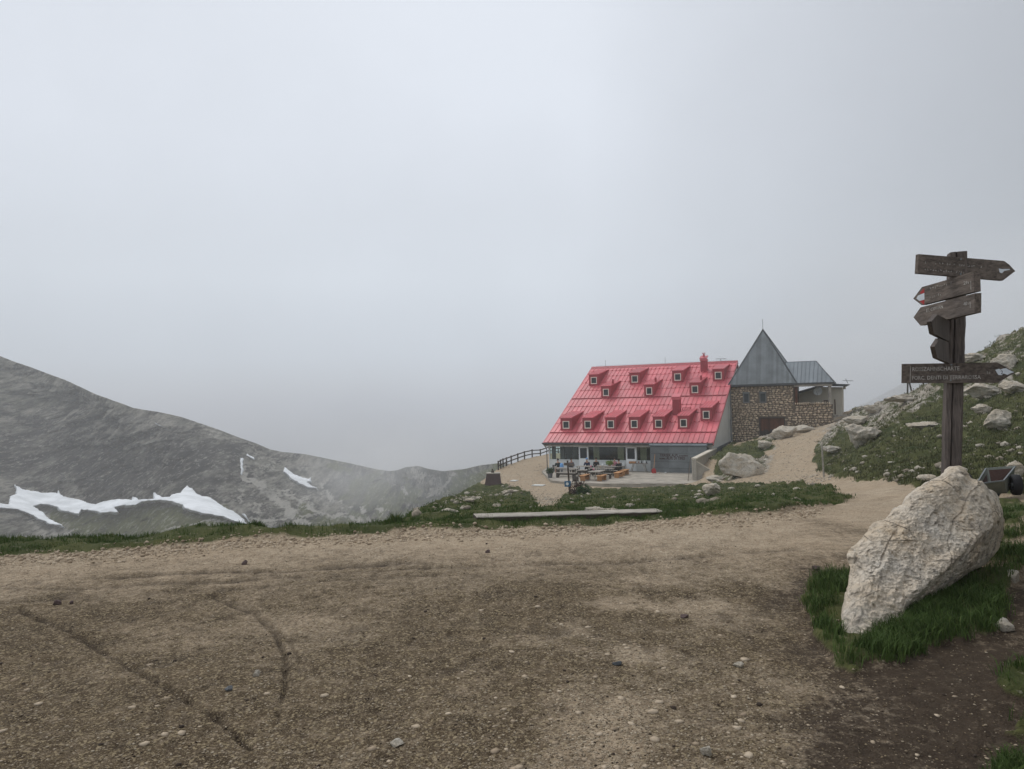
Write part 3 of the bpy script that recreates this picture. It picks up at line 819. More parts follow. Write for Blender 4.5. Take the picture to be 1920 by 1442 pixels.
# low plinth strip along the right gable foot
mb = MB(); mb.prism([HP(Ltot - .19, .6, -1), HP(Ltot - .19, TB, -1), HP(Ltot - .19, TB, 2.35), HP(Ltot - .19, .6, 2.1)], .08 * E); mb.build("plinth", "steel_grey", hut)
mb = MB(); mb.bar(HP(Ltot + .05, TB - .75, 2.4), HP(Ltot + .05, TB - .75, 4.6), .12); mb.bar(HP(Ltot + .02, TB - .4, 4.4), HP(Ltot + .02, TB - .4, 8.2), .10); mb.build("downpipe", "steel_grey", hut)
# roof substrate (carries the panels) and rear slope
roof = MB()
roof.prism([RP(0, 0, -.05), RP(Ltot, 0, -.05), RP(Ltot, 1, -.05), RP(0, 1, -.05)], -.16 * RN)
rb_ = [HP(0, RIDGE_B, RIDGE_H - .02), HP(Ltot, RIDGE_B, RIDGE_H - .02), HP(Ltot, 2 * RIDGE_B, EAVE_H), HP(0, 2 * RIDGE_B, EAVE_H)]
roof.prism(rb_, -.2 * Z)
roof_o = roof.build("roof", "red_metal_dark", hut)
rows_py = [829.5, 811.5, 793.5, 777.5, 763, 748.2, 733, 718.5, 707, 697, 689]
ts = [0.0]
for py in rows_py[1:-1]: ts.append(roof_at(1019.5 + (829.8 - py) * .644, py)[1])
ts.append(1.0)
NC = 36; cw = Ltot / NC
stuffmb = MB()
for r_ in range(10):
    t0, t1 = ts[r_], ts[r_ + 1]
    def panel(m_, a0):
        gap = .012
        m_.prism([RP(a0 + gap, t0, -.02), RP(a0 + cw - gap, t0, -.02), RP(a0 + cw - gap, t1 - .0015, -.045), RP(a0 + gap, t1 - .0015, -.045)], RN * .035)
        m_.prism([RP(a0 + cw - .035, t0 + .0006, .012), RP(a0 + cw + .005, t0 + .0006, .012), RP(a0 + cw + .005, t1 - .003, -.012), RP(a0 + cw - .035, t1 - .003, -.012)], RN * .05)
        m_.prism([RP(a0 + cw - .075, t0 + .002, .018), RP(a0 + cw + .035, t0 + .002, .018), RP(a0 + cw + .035, t0 + .010, .018), RP(a0 + cw - .075, t0 + .010, .018)], RN * .07)
    if r_ >= 8:
        for c_ in range(NC): panel(stuffmb, c_ * cw)
        continue
    pm = MB(); panel(pm, 0.0)
    first = pm.build("roof_panel", "red_metal", roof_o)
    for c_ in range(1, NC):
        o = first.copy(); COL.objects.link(o); o.parent = roof_o; o.matrix_parent_inverse = first.matrix_parent_inverse.copy()
        o.location = V3(E * cw * c_ + RN * random.uniform(-.004, .004))
o = stuffmb.build("roof_panel", "red_metal", roof_o); o["kind"] = "stuff"
# horizontal steps where the sheets overlap, ridge cap, verges, gutter, snow rail
mb = MB()
for i in (1, 5): mb.bar(RP(0, ts[i], .05), RP(Ltot, ts[i], .05), .05 if i == 1 else .09, .05, RN)
mb.build("snow_rail", "red_metal_dark", roof_o)
mb = MB(); mb.prism([RP(-.06, 1, .10), RP(-.06, .972, .02), RP(-.06, .972, -.06), HP(-.06, RIDGE_B + .45, RIDGE_H - .30), HP(-.06, RIDGE_B + .45, RIDGE_H - .2), HP(-.06, RIDGE_B + .06, RIDGE_H + .09)], (Ltot + .12) * E); mb.build("ridge_cap", "red_metal_dark", roof_o)
for a0 in (-.08, Ltot - .02): MB().prism([RP(a0, -.005, .03), RP(a0, 1, .03), RP(a0, 1, -.2), RP(a0, -.005, -.2)], .1 * E).build("verge", "red_metal", roof_o)
mb = MB(); mb.tube([HP(-.15, -.1, EAVE_H - .10), HP(Ltot + .05, -.1, EAVE_H - .10)], .075, 8); mb.tube([HP(-.05, -.1, EAVE_H - .14), HP(.1, .2, EAVE_H - .45), HP(.12, .45, EAVE_H - .75), HP(.12, .45, 0)], .05, 6)
mb.build("gutter", "zinc_dark", roof_o)
mb = MB(); mb.box(HP(0, .02, EAVE_H - .30), Ltot * E, .62 * R, .12 * Z); mb.box(HP(.02, .02, EAVE_H - .42), (Ltot - .04) * E, .05 * R, .22 * Z); mb.build("soffit", "wood_grey", hut)
# dormers: base-left px, base-right px, base y, front-top y
def dormer(x0, x1, yb, pipe=False):
    a0, t0 = roof_at(x0, yb); a1, _ = roof_at(x1, yb)
    w = a1 - a0; b0 = t0 * RIDGE_B; h0 = EAVE_H + (RIDGE_H - EAVE_H) * t0
    H = 1.28; tan_r = (RIDGE_H - EAVE_H) / RIDGE_B; tan_d = math.tan(math.radians(9))
    dpt = H / (tan_r - tan_d)
    d = MB()
    P = lambda a, b_, h: HP(a0 + a, b0 + b_, h0 + h)
    # cheeks and front with an opening
    wx0, wx1, wh0, wh1 = w * .20, w * .80, .20, .98
    for a_ in (0, w - .06): d.prism([P(a_, 0, -.05), P(a_, 0, H), P(a_, dpt, H + dpt * tan_d), P(a_, dpt * 1.02, dpt * tan_r * 1.0 - .06)], .06 * E)
    for (u0, u1, v0, v1) in ((.06, wx0, 0, H), (wx1, w - .06, 0, H), (wx0, wx1, 0, wh0), (wx0, wx1, wh1, H)):
        d.box(P(u0, 0.01, v0), (u1 - u0) * E, .08 * R, (v1 - v0) * Z)
    o = d.build("dormer", "red_metal_dark", roof_o)
    d = MB(); d.m(0)
    up = H + .0
    d.prism([P(-.08, -.10, up - .02), P(w + .08, -.10, up - .02), P(w + .08, dpt + .1, up + (dpt + .2) * tan_d - .0), P(-.08, dpt + .1, up + (dpt + .2) * tan_d)], .07 * Z)
    k = 4
    for i in range(k + 1): 
        aa = -.06 + (w + .10) * i / k
        d.prism([P(aa, -.1, up + .05), P(aa + .03, -.1, up + .05), P(aa + .03, dpt, up + .05 + (dpt + .1) * tan_d), P(aa, dpt, up + .05 + (dpt + .1) * tan_d)], .05 * Z)
    d.build("dormer_roof", "red_metal", roof_o)
    f = MB(); fw = .075
    for (u0, u1, v0, v1) in ((wx0, wx0 + fw, wh0, wh1), (wx1 - fw, wx1, wh0, wh1), (wx0 + fw, wx1 - fw, wh0, wh0 + fw * 1.2), (wx0 + fw, wx1 - fw, wh1 - fw, wh1)):
        f.box(P(u0, -.03, v0), (u1 - u0) * E, .06 * R, (v1 - v0) * Z)
    fo = f.build("window", "frame_cream", roof_o)
    g = MB(); g.box(P(wx0 + .02, .04, wh0 + .02), (wx1 - wx0 - .04) * E, .015 * R, (wh1 - wh0 - .04) * Z)
    g.build("window_pane", "glass_dark", roof_o)
    if pipe:
        g = MB(); c = P(w * .85, 1.3, H); g.tube([c, c + .75 * Z], .11, 8); g.build("vent_pipe", "red_metal_dark", roof_o)
for x0, x1, yb in ((1051.3, 1071.9, 807.5), (1092.5, 1112.2, 807.2), (1135.3, 1155.5, 806.7), (1179.2, 1200, 806.4), (1224.5, 1246, 806), (1271.3, 1292.5, 805), (1313.9, 1335, 789.6)): dormer(x0, x1, yb)
for x0, x1, yb in ((1127.3, 1145.3, 746.2), (1208.1, 1226.6, 743.9), (1293, 1313.3, 741)): dormer(x0, x1, yb, True)
for x0, x1, yb in ((1104.4, 1122.7, 723.6), (1180.5, 1200, 721), (1260.6, 1281, 717.6), (1336.5, 1357.5, 715)): dormer(x0, x1, yb)
# chimneys
def chimney(px, yb, wpx, hm, pot=False):
    a0, t0 = roof_at(px - wpx / 2, yb); a1, _ = roof_at(px + wpx / 2, yb); w = a1 - a0
    b0 = t0 * RIDGE_B; h0 = EAVE_H + (RIDGE_H - EAVE_H) * t0
    d = MB(); d.box(HP(a0, b0, h0 - .1), w * E, w * .9 * R, (hm + .1) * Z)
    for i in range(1, 4): d.box(HP(a0 + w * i / 4 - .01, b0 - .02, h0), .02 * E, .02 * R, hm * Z)
    c = d.build("chimney", "red_metal_dark", roof_o)
    d = MB(); d.prism([HP(a0 - .07, b0 - .1, h0 + hm), HP(a0 + w + .07, b0 - .1, h0 + hm), HP(a0 + w + .07, b0 + w, h0 + hm + .3), HP(a0 - .07, b0 + w, h0 + hm + .3)], .08 * Z)
    d.box(HP(a0 - .05, b0 - .06, h0 + hm - .22), (w + .1) * E, (w * .9 + .1) * R, .2 * Z)
    if pot:
        cc = HP(a0 + w / 2, b0 + w * .4, h0 + hm + .1); d.tube([cc, cc + .45 * Z], .12, 8); d.tube([cc + .5 * Z, cc + .56 * Z], .2, 8)
    d.build("chimney_cap", "red_metal", roof_o)
chimney(1268, 778.5, 13.6, 1.75)
chimney(1319.5, 698, 11.5, 1.45, True)
d = MB(); c = RP(*roof_at(1280, 769)); d.bar(c + .25 * RN, c + .25 * RN + .9 * E, .06); d.bar(c, c + .25 * RN, .05); d.bar(c + .8 * E, c + .8 * E + .25 * RN, .05); d.build("roof_hatch_rail", "red_metal_dark", roof_o)
d = MB()
for px in (1135.5, 1245):
    a_, _ = roof_at(px, 688); c = RP(a_, 1, .05); d.bar(c, c + .75 * Z, .03)
d.bar(RP(.5, 1, .18), RP(Ltot - .5, 1, .18), .012)
a_, _ = roof_at(1352, 678); c = RP(a_, 1, .1); d.bar(c - .55 * E + .25 * Z, c + .6 * E + .22 * Z, .05); d.bar(c, c + .25 * Z, .05)
d.build("lightning_wire", "steel_grey", roof_o)

# ground floor front --------------------------------------------------
H0 = 0.0; HT_ = fH(834.2); HB = fH(863.2)          # head and sill of the glazing
print("hut", Ltot, RIDGE_B, RIDGE_H, EAVE_H, TB, HT_, HB, "deck", DECK)
def fbox(m_, x0, x1, h0, h1, b0=front_b, th=.08):
    a0, a1 = fA(x0), fA(x1); return m_.box(HP(a0, b0, h0), (a1 - a0) * E, th * R, (h1 - h0) * Z)
mb = MB(); fbox(mb, 1030, 1220, -.1, HB - .06, th=.16); mb.build("parapet", "panel_grey", hut)
mb = MB()
fbox(mb, 1028.5, 1221, HT_ - .04, EAVE_H - .42, b0=front_b - .02, th=.12)
fbox(mb, 1029.5, 1220.5, HB - .06, HB + .02, b0=front_b - .05, th=.22)
for x in (1031.5,): fbox(mb, x - 2.0, x, 0, HT_, b0=front_b - .02, th=.14)
for x in (1102.9, 1174.2, 1193.5): fbox(mb, x - .5, x + .9, HB, HT_, b0=front_b - .02, th=.12)
mb.build("window_frame", "panel_grey", hut)
for (x0, x1) in ((1086, 1103.4), (1174.3, 1193)):
    d = MB(); w_ = 2.2
    fbox(d, x0, x0 + w_, HB - .02, HT_ - .1, b0=front_b - .06, th=.1); fbox(d, x1 - w_, x1, HB - .02, HT_ - .1, b0=front_b - .06, th=.1)
    fbox(d, x0 + w_, x1 - w_, HT_ - .32, HT_ - .1, b0=front_b - .06, th=.1); fbox(d, x0 + w_, x1 - w_, 0.02, HB + .16, b0=front_b - .06, th=.1)
    fbox(d, x0, x0 + w_, 0.02, HB - .02, b0=front_b - .06, th=.05); fbox(d, x1 - w_, x1, .02, HB - .02, b0=front_b - .06, th=.05)
    do = d.build("door", "frame_white", hut)
    d = MB(); fbox(d, x0 + w_, x1 - w_, HB + .16, HT_ - .32, b0=front_b - .02, th=.02); d.build("door_pane", "glass_dark", do)
for (x0, x1) in ((1031.5, 1049.5), (1049.7, 1071.8), (1072, 1085.8), (1104, 1138.8), (1139, 1173.8), (1194.2, 1219.8)):
    d = MB(); fbox(d, x0, x1, HB + .02, HT_ - .04, b0=front_b + .04, th=.02); d.build("window_pane", "glass", hut)
# inside
mb = MB()
for (x0, x1) in ((1031.5, 1037), (1047, 1054.5), (1070.5, 1079.5)): fbox(mb, x0, x1, 0, HT_ + .3, b0=front_b + .5, th=.3)
mb.build("timber_post", "wood_post", hut)
mb = MB()
for (x0, x1) in ((1111.5, 1122), (1157, 1168), (1199.5, 1211)):
    a0, a1 = fA(x0), fA(x1); n = 8
    for i in range(n):
        mb.box(HP(a0 + (a1 - a0) * i / n, front_b + .25 + .04 * (i % 2), .1), (a1 - a0) / n * E, .04 * R, (HT_ + .1) * Z)
mb.build("curtain", "curtain", hut)
aD = fA(1084)
mb = MB(); mb.box(HP(aD, 4.8, 0), (Ltot - aD - .5) * E, .2 * R, 2.7 * Z); mb.box(HP(.3, front_b + .2, -.2), (Ltot - .8) * E, 4.2 * R, .2 * Z)
mb.box(HP(aD, front_b + 1.0, 0), .12 * E, 3.8 * R, 2.7 * Z); mb.build("inner_wall", "interior_wood", hut)
mb = MB()
for i in range(9): mb.box(HP(fA(1124), 3.3, .2 + i * .24), (fA(1156) - fA(1124)) * E, .05 * R, .18 * Z)
for x in (1040, 1057, 1064, 1082):
    a_ = fA(x); mb.box(HP(a_, 2.2, 0), .5 * E, .5 * R, 1.0 * Z); mb.box(HP(a_, 2.6, .9), .5 * E, .06 * R, .55 * Z)
mb.build("interior_furniture", "interior_wood", hut)
# terrace fence rail seen through the corner glass is the real fence behind

# annex with the name of the house ------------------------------------------
annex = empty("store_annex", HP((ANNEX_A0 + ANNEX_A1) / 2, .5, 0), -ALPHA)
tag(annex, "blue grey metal clad annex lettered with the hut's name under the red eave", "annex")
gA = lambda px, py=860: A_on(px, py, -.2)
ah1 = gA(1222, 834.5)[1]
mb = MB(); mb.box(HP(ANNEX_A0, -.2, -.15), (ANNEX_A1 - ANNEX_A0) * E, 2.6 * R, (ah1 + .13) * Z); mb.build("wall", "zinc_dark", annex)
bands = [gA(1260, y)[1] for y in (888, 878, 866, 851, 837.5)]; bands[0] = -.1
for i in range(4):
    for j in range(3):
        a0 = ANNEX_A0 - .02 + (ANNEX_A1 - ANNEX_A0 + .02) * j / 3; a1 = ANNEX_A0 + (ANNEX_A1 - ANNEX_A0) * (j + 1) / 3
        mb = MB(); mb.box(HP(a0 + .01, -.235 - .004 * ((i + j) % 2), bands[i] + .015), (a1 - a0 - .02) * E, .03 * R, (bands[i + 1] - bands[i] - .03) * Z); mb.build("wall_panel", "zinc", annex)
mb = MB(); mb.box(HP(ANNEX_A0 - .03, -.20, -.1), .02 * E, 2.5 * R, (ah1) * Z); mb.build("side_panel", "zinc_blue", annex)
mb = MB(); mb.prism([HP(ANNEX_A0 - .1, -.35, ah1 - .08), HP(ANNEX_A0 - .1, -.35, ah1 + .06), HP(ANNEX_A0 - .1 + .3, .9, ah1 + .42), HP(ANNEX_A0 - .1 + .3, .9, ah1 - .08)], (ANNEX_A1 - ANNEX_A0 + .1) * E); mb.build("roof", "zinc_blue", annex)
def text_obj(name, s, size, origin, ax, up, mat, parent, extr=.006, align='LEFT', sx=1.0, bold=False):
    cu = bpy.data.curves.new(name, 'FONT'); cu.body = s; cu.size = size; cu.extrude = extr; cu.align_x = align
    if bold: cu.offset = size * .018
    cu.resolution_u = 2
    tmp = bpy.data.objects.new(name + "_tmp", cu); COL.objects.link(tmp)
    dg = bpy.context.evaluated_depsgraph_get(); dg.update()
    me = bpy.data.meshes.new_from_object(tmp.evaluated_get(dg))
    bpy.data.objects.remove(tmp)
    ax = np.asarray(ax, float); ax /= np.linalg.norm(ax); up = np.asarray(up, float); up -= ax * (ax @ up); up /= np.linalg.norm(up); n = np.cross(ax, up)
    M = Matrix(((ax[0] * sx, up[0], n[0], origin[0]), (ax[1] * sx, up[1], n[1], origin[1]), (ax[2] * sx, up[2], n[2], origin[2]), (0, 0, 0, 1)))
    me.transform(M); me.materials.clear(); me.materials.append(MATS[mat]); me.name = name
    return link(bpy.data.objects.new(name, me), parent)
def tx(px, py, s, size, big, wpx=None):
    a, h = A_on(px, py, -.245)
    o = text_obj("lettering", s, size, HP(a, -.245, h), E, Z, "letter_red", annex, .004, bold=big, sx=1.0)
    if wpx:
        a2 = A_on(px + wpx, py, -.245)[0]
        cur = max(((np.array(v.co) - HP(a, -.245, h)) @ E) for v in o.data.vertices); k = (a2 - a) / cur
        for v in o.data.vertices:
            q_ = np.array(v.co); s_ = (q_ - HP(a, -.245, h)) @ E; v.co = V3(q_ + E * s_ * (k - 1))
tx(1237, 855.8, "TIERSER ALPL", .36, True, 35)
for px0, px1, py_ in ((1273.5, 1290, 854.9), (1236.5, 1248, 860.3)):     # small line of lettering, too small to read
    m_ = MB()
    for i in range(6):
        x_ = px0 + (px1 - px0) * i / 6; a_, h_ = A_on(x_, py_, -.245); m_.box(HP(a_, -.25, h_ - .04), .09 * E, .006 * R, random.uniform(.06, .12) * Z)
    m_.build("lettering", "letter_red", annex)["kind"] = "stuff"
tx(1249.5, 861.4, "ALPE DI TIRES", .36, True, 35)
# terrace --------------------------------------------------------------
mb = MB(); mb.prism([(*p, DECKZ) for p in DECK], (0, 0, -.5)); deck = mb.build("terrace", "concrete"); tag(deck, "pale timber and slab terrace in front of the hut", None, None, "structure")
mb = MB(); n_ = len(DECK)
# deck boards as separate slats running along the front, clipped to the outline
dl = [np.array([*p, 0]) - HO * [1, 1, 0] for p in DECK]; DP = [(float(p @ E), float(p @ R)) for p in dl]
bs = [p[1] for p in DP]; nb_ = 46
for i in range(nb_):
    b0 = min(bs) + (max(bs) - min(bs)) * i / nb_; b1 = b0 + (max(bs) - min(bs)) / nb_ - .015; bm_ = (b0 + b1) / 2
    if b0 > .4: break
    xs_ = []
    for k in range(n_):
        (x1, y1), (x2, y2) = DP[k], DP[(k + 1) % n_]
        if (y1 > bm_) != (y2 > bm_): xs_.append(x1 + (x2 - x1) * (bm_ - y1) / (y2 - y1))
    if len(xs_) >= 2:
        m2 = MB(); m2.box(HP(min(xs_) + .02, b0, .004), (max(xs_) - min(xs_) - .04) * E, (b1 - b0) * R, .03 * Z); m2.build("deck_board", "wood_deck", deck)
DZ = .035
# retaining wall ---------------------------------------------------------
rw = [at(1341, 903, 57.5), at(1300, 880, 64.0), at(1327, 843, 71.5)]
W_top = [on_plane(1338, 887, rw[0], np.array([0, 1., 0])), None, None]
pA = on_z(1300, 905, -5.7); pA2 = on_z(1341, 904, -5.7); 
tA = A_on(1299, 861, 0)
topz = 1.6 - (861 - 741) / F * pA[1]
q0 = pA2[:2]; q1 = pA[:2]; q1 = on_z(1299, 904.5, -5.7)[:2]
back_ = HP(ANNEX_A1 + .25, 1.2, 0)[:2]
zt1 = at(1299, 861, float(q1[1]))[2]; zt0 = at(1340, 887, float(q0[1]))[2]; zt2 = at(1327, 842, float(back_[1]))[2]
mb = MB()
def wallseg(m_, a, b_, za, zb, z0=-6.2, th=.35):
    a, b_ = np.array([*a, 0.]), np.array([*b_, 0.]); t = b_ - a; t /= np.linalg.norm(t); n = np.array([-t[1], t[0], 0]) * th
    vs = [a + Z * z0, b_ + Z * z0, b_ + n + Z * z0, a + n + Z * z0, a + Z * za, b_ + Z * zb, b_ + n + Z * zb, a + n + Z * za]
    m_.add(vs, [(0, 3, 2, 1), (4, 5, 6, 7), (0, 1, 5, 4), (1, 2, 6, 5), (2, 3, 7, 6), (3, 0, 4, 7)])
wallseg(mb, q1, q0, zt1, zt0); wallseg(mb, back_, q1, zt2, zt1)
rwo = mb.build("retaining_wall", "concrete"); tag(rwo, "angled pale concrete retaining wall at the right end of the terrace", "wall")
def coping(a, b_, za, zb):
    a = np.array([*a, za]); b_ = np.array([*b_, zb]); t = b_ - a; n = np.cross(Z, t); n /= np.linalg.norm(n)
    m3 = MB(); m3.box(a - n * .05, t, n * .45, .1 * Z); m3.build("coping", "render_cream", rwo)
coping(q1, q0, zt1, zt0); coping(back_, q1, zt2, zt1)

# stone tower with pyramid roof ------------------------------------------
tower = empty("stone_tower", HP(Ltot + 3, TB + 3.4, 0), -ALPHA)
tag(tower, "rubble stone tower with steep grey metal pyramid roof", "tower")
ta0 = A_on(1371.5, 790, TB)[0]; ta1 = A_on(1489.5, 790, TB)[0]; tz0 = A_on(1430, 823.5, TB)[1]; tz1 = A_on(1430, 723.5, TB)[1]
TW = ta1 - ta0
ga0, ga1 = A_on(1423.3, 800, TB)[0], A_on(1471.8, 800, TB)[0]; gh0, gh1 = A_on(1447, 823.5, TB)[1], A_on(1447, 783, TB)[1]
wins = [tuple(A_on(x0, y1, TB)) + tuple(A_on(x1, y0, TB)) for x0, x1, y0, y1 in ((1393.2, 1404.5, 737, 755.5), (1424, 1436, 736.3, 755))]
mb = MB()
mb.box(HP(ta0, TB + .12, tz0 - 1.5), TW * E, .3 * R, 1.5 * Z)
def wall_with_holes(m_, b0, th, holes):
    xs = sorted(set([ta0, ta1] + [h for q in holes for h in (q[0], q[2])])); zs = sorted(set([tz0, tz1] + [h for q in holes for h in (q[1], q[3])]))
    for i in range(len(xs) - 1):
        for j in range(len(zs) - 1):
            cx, cz = (xs[i] + xs[i + 1]) / 2, (zs[j] + zs[j + 1]) / 2
            if any(q[0] < cx < q[2] and q[1] < cz < q[3] for q in holes): continue
            m_.box(HP(xs[i], b0, zs[j]), (xs[i + 1] - xs[i]) * E, th * R, (zs[j + 1] - zs[j]) * Z)
holes = [(ga0, gh0, ga1, gh1)] + wins
wall_with_holes(mb, TB + .1, .35, holes)
mb.box(HP(ta0, TB + .45, tz0 - 1.5), .3 * E, (TW - .6) * R, (tz1 - tz0 + 1.5) * Z)
mb.box(HP(ta1 - .35, TB + .45, tz0 - 1.5), .3 * E, (TW - .6) * R, (tz1 - tz0 + 1.5) * Z)
mb.box(HP(ta0, TB + TW - .2, tz0 - 1.5), TW * E, .3 * R, (tz1 - tz0 + 1.5) * Z)
twall = mb.build("wall", "mortar", tower)
# rubble stones, each one set in the mortar
def stone_mesh(seed):
    rg = np.random.default_rng(seed); m_ = MB(); n = 7
    ang = np.sort(rg.uniform(0, 2 * math.pi, n) * .25 + np.arange(n) * 2 * math.pi / n * 1.0)
    rad = rg.uniform(.42, .52, n)
    pts = [np.array([math.cos(a) * r, 0, math.sin(a) * r]) for a, r in zip(ang, rad)]
    base = [p * [1, 1, 1] for p in pts]; top = [p * .72 + np.array([0, -.16, 0]) + rg.normal(0, .02, 3) for p in pts]
    vs = base + top + [np.array([rg.normal(0, .05), -.22, rg.normal(0, .05)])]
    fs = [(i, (i + 1) % n, n + (i + 1) % n, n + i) for i in range(n)] + [(n + i, n + (i + 1) % n, 2 * n) for i in range(n)]
    me = bpy.data.meshes.new("stone"); me.from_pydata([tuple(v) for v in vs], [], fs); me.materials.append(MATS["rubble"]); me.update(); return me
SM = [stone_mesh(s) for s in range(14)]
def lay_stones(x0, x1, z0f, z1f, bplane, holes, parent, rowh, wavg, limit, b_of=None, rg=np.random.default_rng(5)):
    cells = []
    zmin = min(z0f(x0), z0f(x1)); zmax = max(z1f(x0), z1f(x1)); z = zmin
    while z < zmax:
        h = rowh * rg.uniform(.8, 1.25); x = x0 - rg.uniform(0, wavg)
        while x < x1:
            w = wavg * rg.uniform(.6, 1.5); cx, cz = x + w / 2, z + h / 2 + rg.normal(0, rowh * .12)
            if cx - w * .4 > x0 - .1 and cx + w * .35 < x1 + .05 and z0f(cx) < cz and cz + h * .3 < z1f(cx) and not any(q[0] - w * .3 < cx < q[2] + w * .3 and q[1] - h * .3 < cz < q[3] + h * .3 for q in holes):
                cells.append((cx, cz, w, h))
            x += w
        z += h
    cells.sort(key=lambda c: -c[2] * c[3])
    pin = parent_inv(parent)
    for i, (cx, cz, w, h) in enumerate(cells[:limit]):
        o = bpy.data.objects.new("stone", SM[rg.integers(len(SM))]); COL.objects.link(o); o.parent = parent
        o.matrix_parent_inverse = pin
        o.location = V3(HP(cx, bplane, cz)); o.rotation_euler = (0, rg.normal(0, .12), -ALPHA); o.scale = (w * 1.02, .55, h * 1.05)
    rest = cells[limit:]
    if rest:
        m_ = MB()
        for cx, cz, w, h in rest:
            me = SM[rg.integers(len(SM))]
            m_.add([HP(cx + v.co[0] * w, bplane + v.co[1] * .5, cz + v.co[2] * h) for v in me.vertices], [tuple(p.vertices) for p in me.polygons])
        o = m_.build("stone", "rubble", parent); o["kind"] = "stuff"
lay_stones(ta0, ta1, lambda x: tz0 - .2, lambda x: tz1, TB + .1, holes, twall, .215, .32, 300)
mb = MB()
for (w0, h0_, w1, h1_) in wins:
    pass
for (w0, h0_, w1, h1_) in wins:
    f = MB(); t_ = .09
    f.box(HP(w0, TB + .16, h0_), t_ * E, .08 * R, (h1_ - h0_) * Z); f.box(HP(w1 - t_, TB + .16, h0_), t_ * E, .08 * R, (h1_ - h0_) * Z)
    f.box(HP(w0 + t_, TB + .16, h0_), (w1 - w0 - 2 * t_) * E, .08 * R, t_ * Z); f.box(HP(w0 + t_, TB + .16, h1_ - t_), (w1 - w0 - 2 * t_) * E, .08 * R, t_ * Z)
    f.box(HP(w0 - .05, TB - .02, h1_), (w1 - w0 + .1) * E, .2 * R, .1 * Z)
    fo = f.build("window", "zinc", tower)
    f = MB(); f.box(HP(w0 + t_, TB + .2, h0_ + t_), (w1 - w0 - 2 * t_) * E, .02 * R, (h1_ - h0_ - 2 * t_) * Z); f.build("pane", "glass_dark", fo)
# garage door of upright boards
gd = MB(); gd.box(HP(ga0, TB + .36, gh0 - .1), (ga1 - ga0) * E, .04 * R, (gh1 - gh0 + .1) * Z); gdo = gd.build("garage_door", "dark_void", tower)
nbd = 15
for i in range(nbd):
    a0 = ga0 + .08 + (ga1 - ga0 - .16) * i / nbd; w = (ga1 - ga0 - .16) / nbd - .012
    d = MB(); dz_ = random.uniform(-.01, .01); zm = gh0 + (gh1 - gh0) * random.uniform(.34, .46)
    d.m(1).box(HP(a0, TB + .31 + dz_, gh0 + .05), w * E, .04 * R, (zm - gh0 - .05) * Z); d.m(0).box(HP(a0, TB + .31 + dz_, zm), w * E, .04 * R, (gh1 - zm - .04) * Z)
    d.build("door_board", ["wood_gate", "wood_gate_low"], gdo)
d = MB(); d.box(HP(ga0, TB + .22, gh0), .1 * E, .14 * R, (gh1 - gh0) * Z); d.box(HP(ga1 - .1, TB + .22, gh0), .1 * E, .14 * R, (gh1 - gh0) * Z); d.box(HP(ga0 + .1, TB + .22, gh1 - .1), (ga1 - ga0 - .2) * E, .14 * R, .1 * Z); d.build("door_frame", "wood_gate_low", tower)
# pyramid
ax_, azp = A_on(1430.3, 618.5, TB + TW / 2)
e0 = A_on(1365.5, 722, TB - .25)[0]; e1 = A_on(1494, 718, TB - .25)[0]; eh = A_on(1430, 720, TB - .25)[1]
eb0, eb1 = TB - .25, TB + TW + .3
apex = HP(ax_, (eb0 + eb1) / 2, azp)
cn = [HP(e0, eb0, eh), HP(e1, eb0, eh), HP(e1, eb1, eh), HP(e0, eb1, eh)]
mb = MB(); mb.add(cn + [apex] + [c - .14 * Z for c in cn], [(0, 1, 4), (1, 2, 4), (2, 3, 4), (3, 0, 4), (0, 5, 6, 1), (1, 6, 7, 2), (2, 7, 8, 3), (3, 8, 5, 0), (8, 7, 6, 5)]); pyr = mb.build("roof", "zinc", tower)
# upright sheets
for s_ in range(4):
    c0, c1 = cn[s_], cn[(s_ + 1) % 4]; nrm = np.cross(c1 - c0, apex - c0); nrm /= np.linalg.norm(nrm)
    n = 27; mid_ = (c0 + c1) / 2
    for i in range(n):
        u0, u1 = i / n, (i + 1) / n
        top = lambda u: 1 - abs(2 * u - 1)
        up = apex - mid_
        p0, p1 = c0 + (c1 - c0) * (u0 + .002), c0 + (c1 - c0) * (u1 - .002)
        p2, p3 = p1 + up * top(u1 - .002), p0 + up * top(u0 + .002)
        off = random.uniform(.008, .03)
        pts = [p0, p1, p2, p3]
        if s_ == 0:
            d = MB(); d.prism(pts, nrm * off); d.build("roof_sheet", "zinc", pyr)
        else:
            if i == 0: sd_ = MB()
            sd_.prism(pts, nrm * off)
            if i == n - 1: sd_.build("roof_sheet", "zinc", pyr)["kind"] = "stuff"
mb = MB()
for c in cn: mb.bar(c, apex + .03 * Z, .12, .08)
mb.build("hip_cap", "zinc_dark", pyr)
mb = MB(); mb.bar(HP(e0, eb0 - .04, eh - .09), HP(e1, eb0 - .04, eh - .09), .10, .2); mb.build("gutter", "zinc_dark", pyr)
mb = MB(); mb.tube([apex - .1 * Z, apex + 1.15 * Z], .022, 6); mb.tube([apex - .25 * Z, apex + .12 * Z], [.12, .05], 8); mb.build("lightning_rod", "steel_grey", pyr)
mb = MB(); mb.box(HP(A_on(1361, 790, TB)[0], TB - .02, tz0 - 1), (ta0 - A_on(1361, 790, TB)[0] + .02) * E, .5 * R, (tz1 - tz0 + 1) * Z); mb.build("corner_strip", "render_pale", tower)

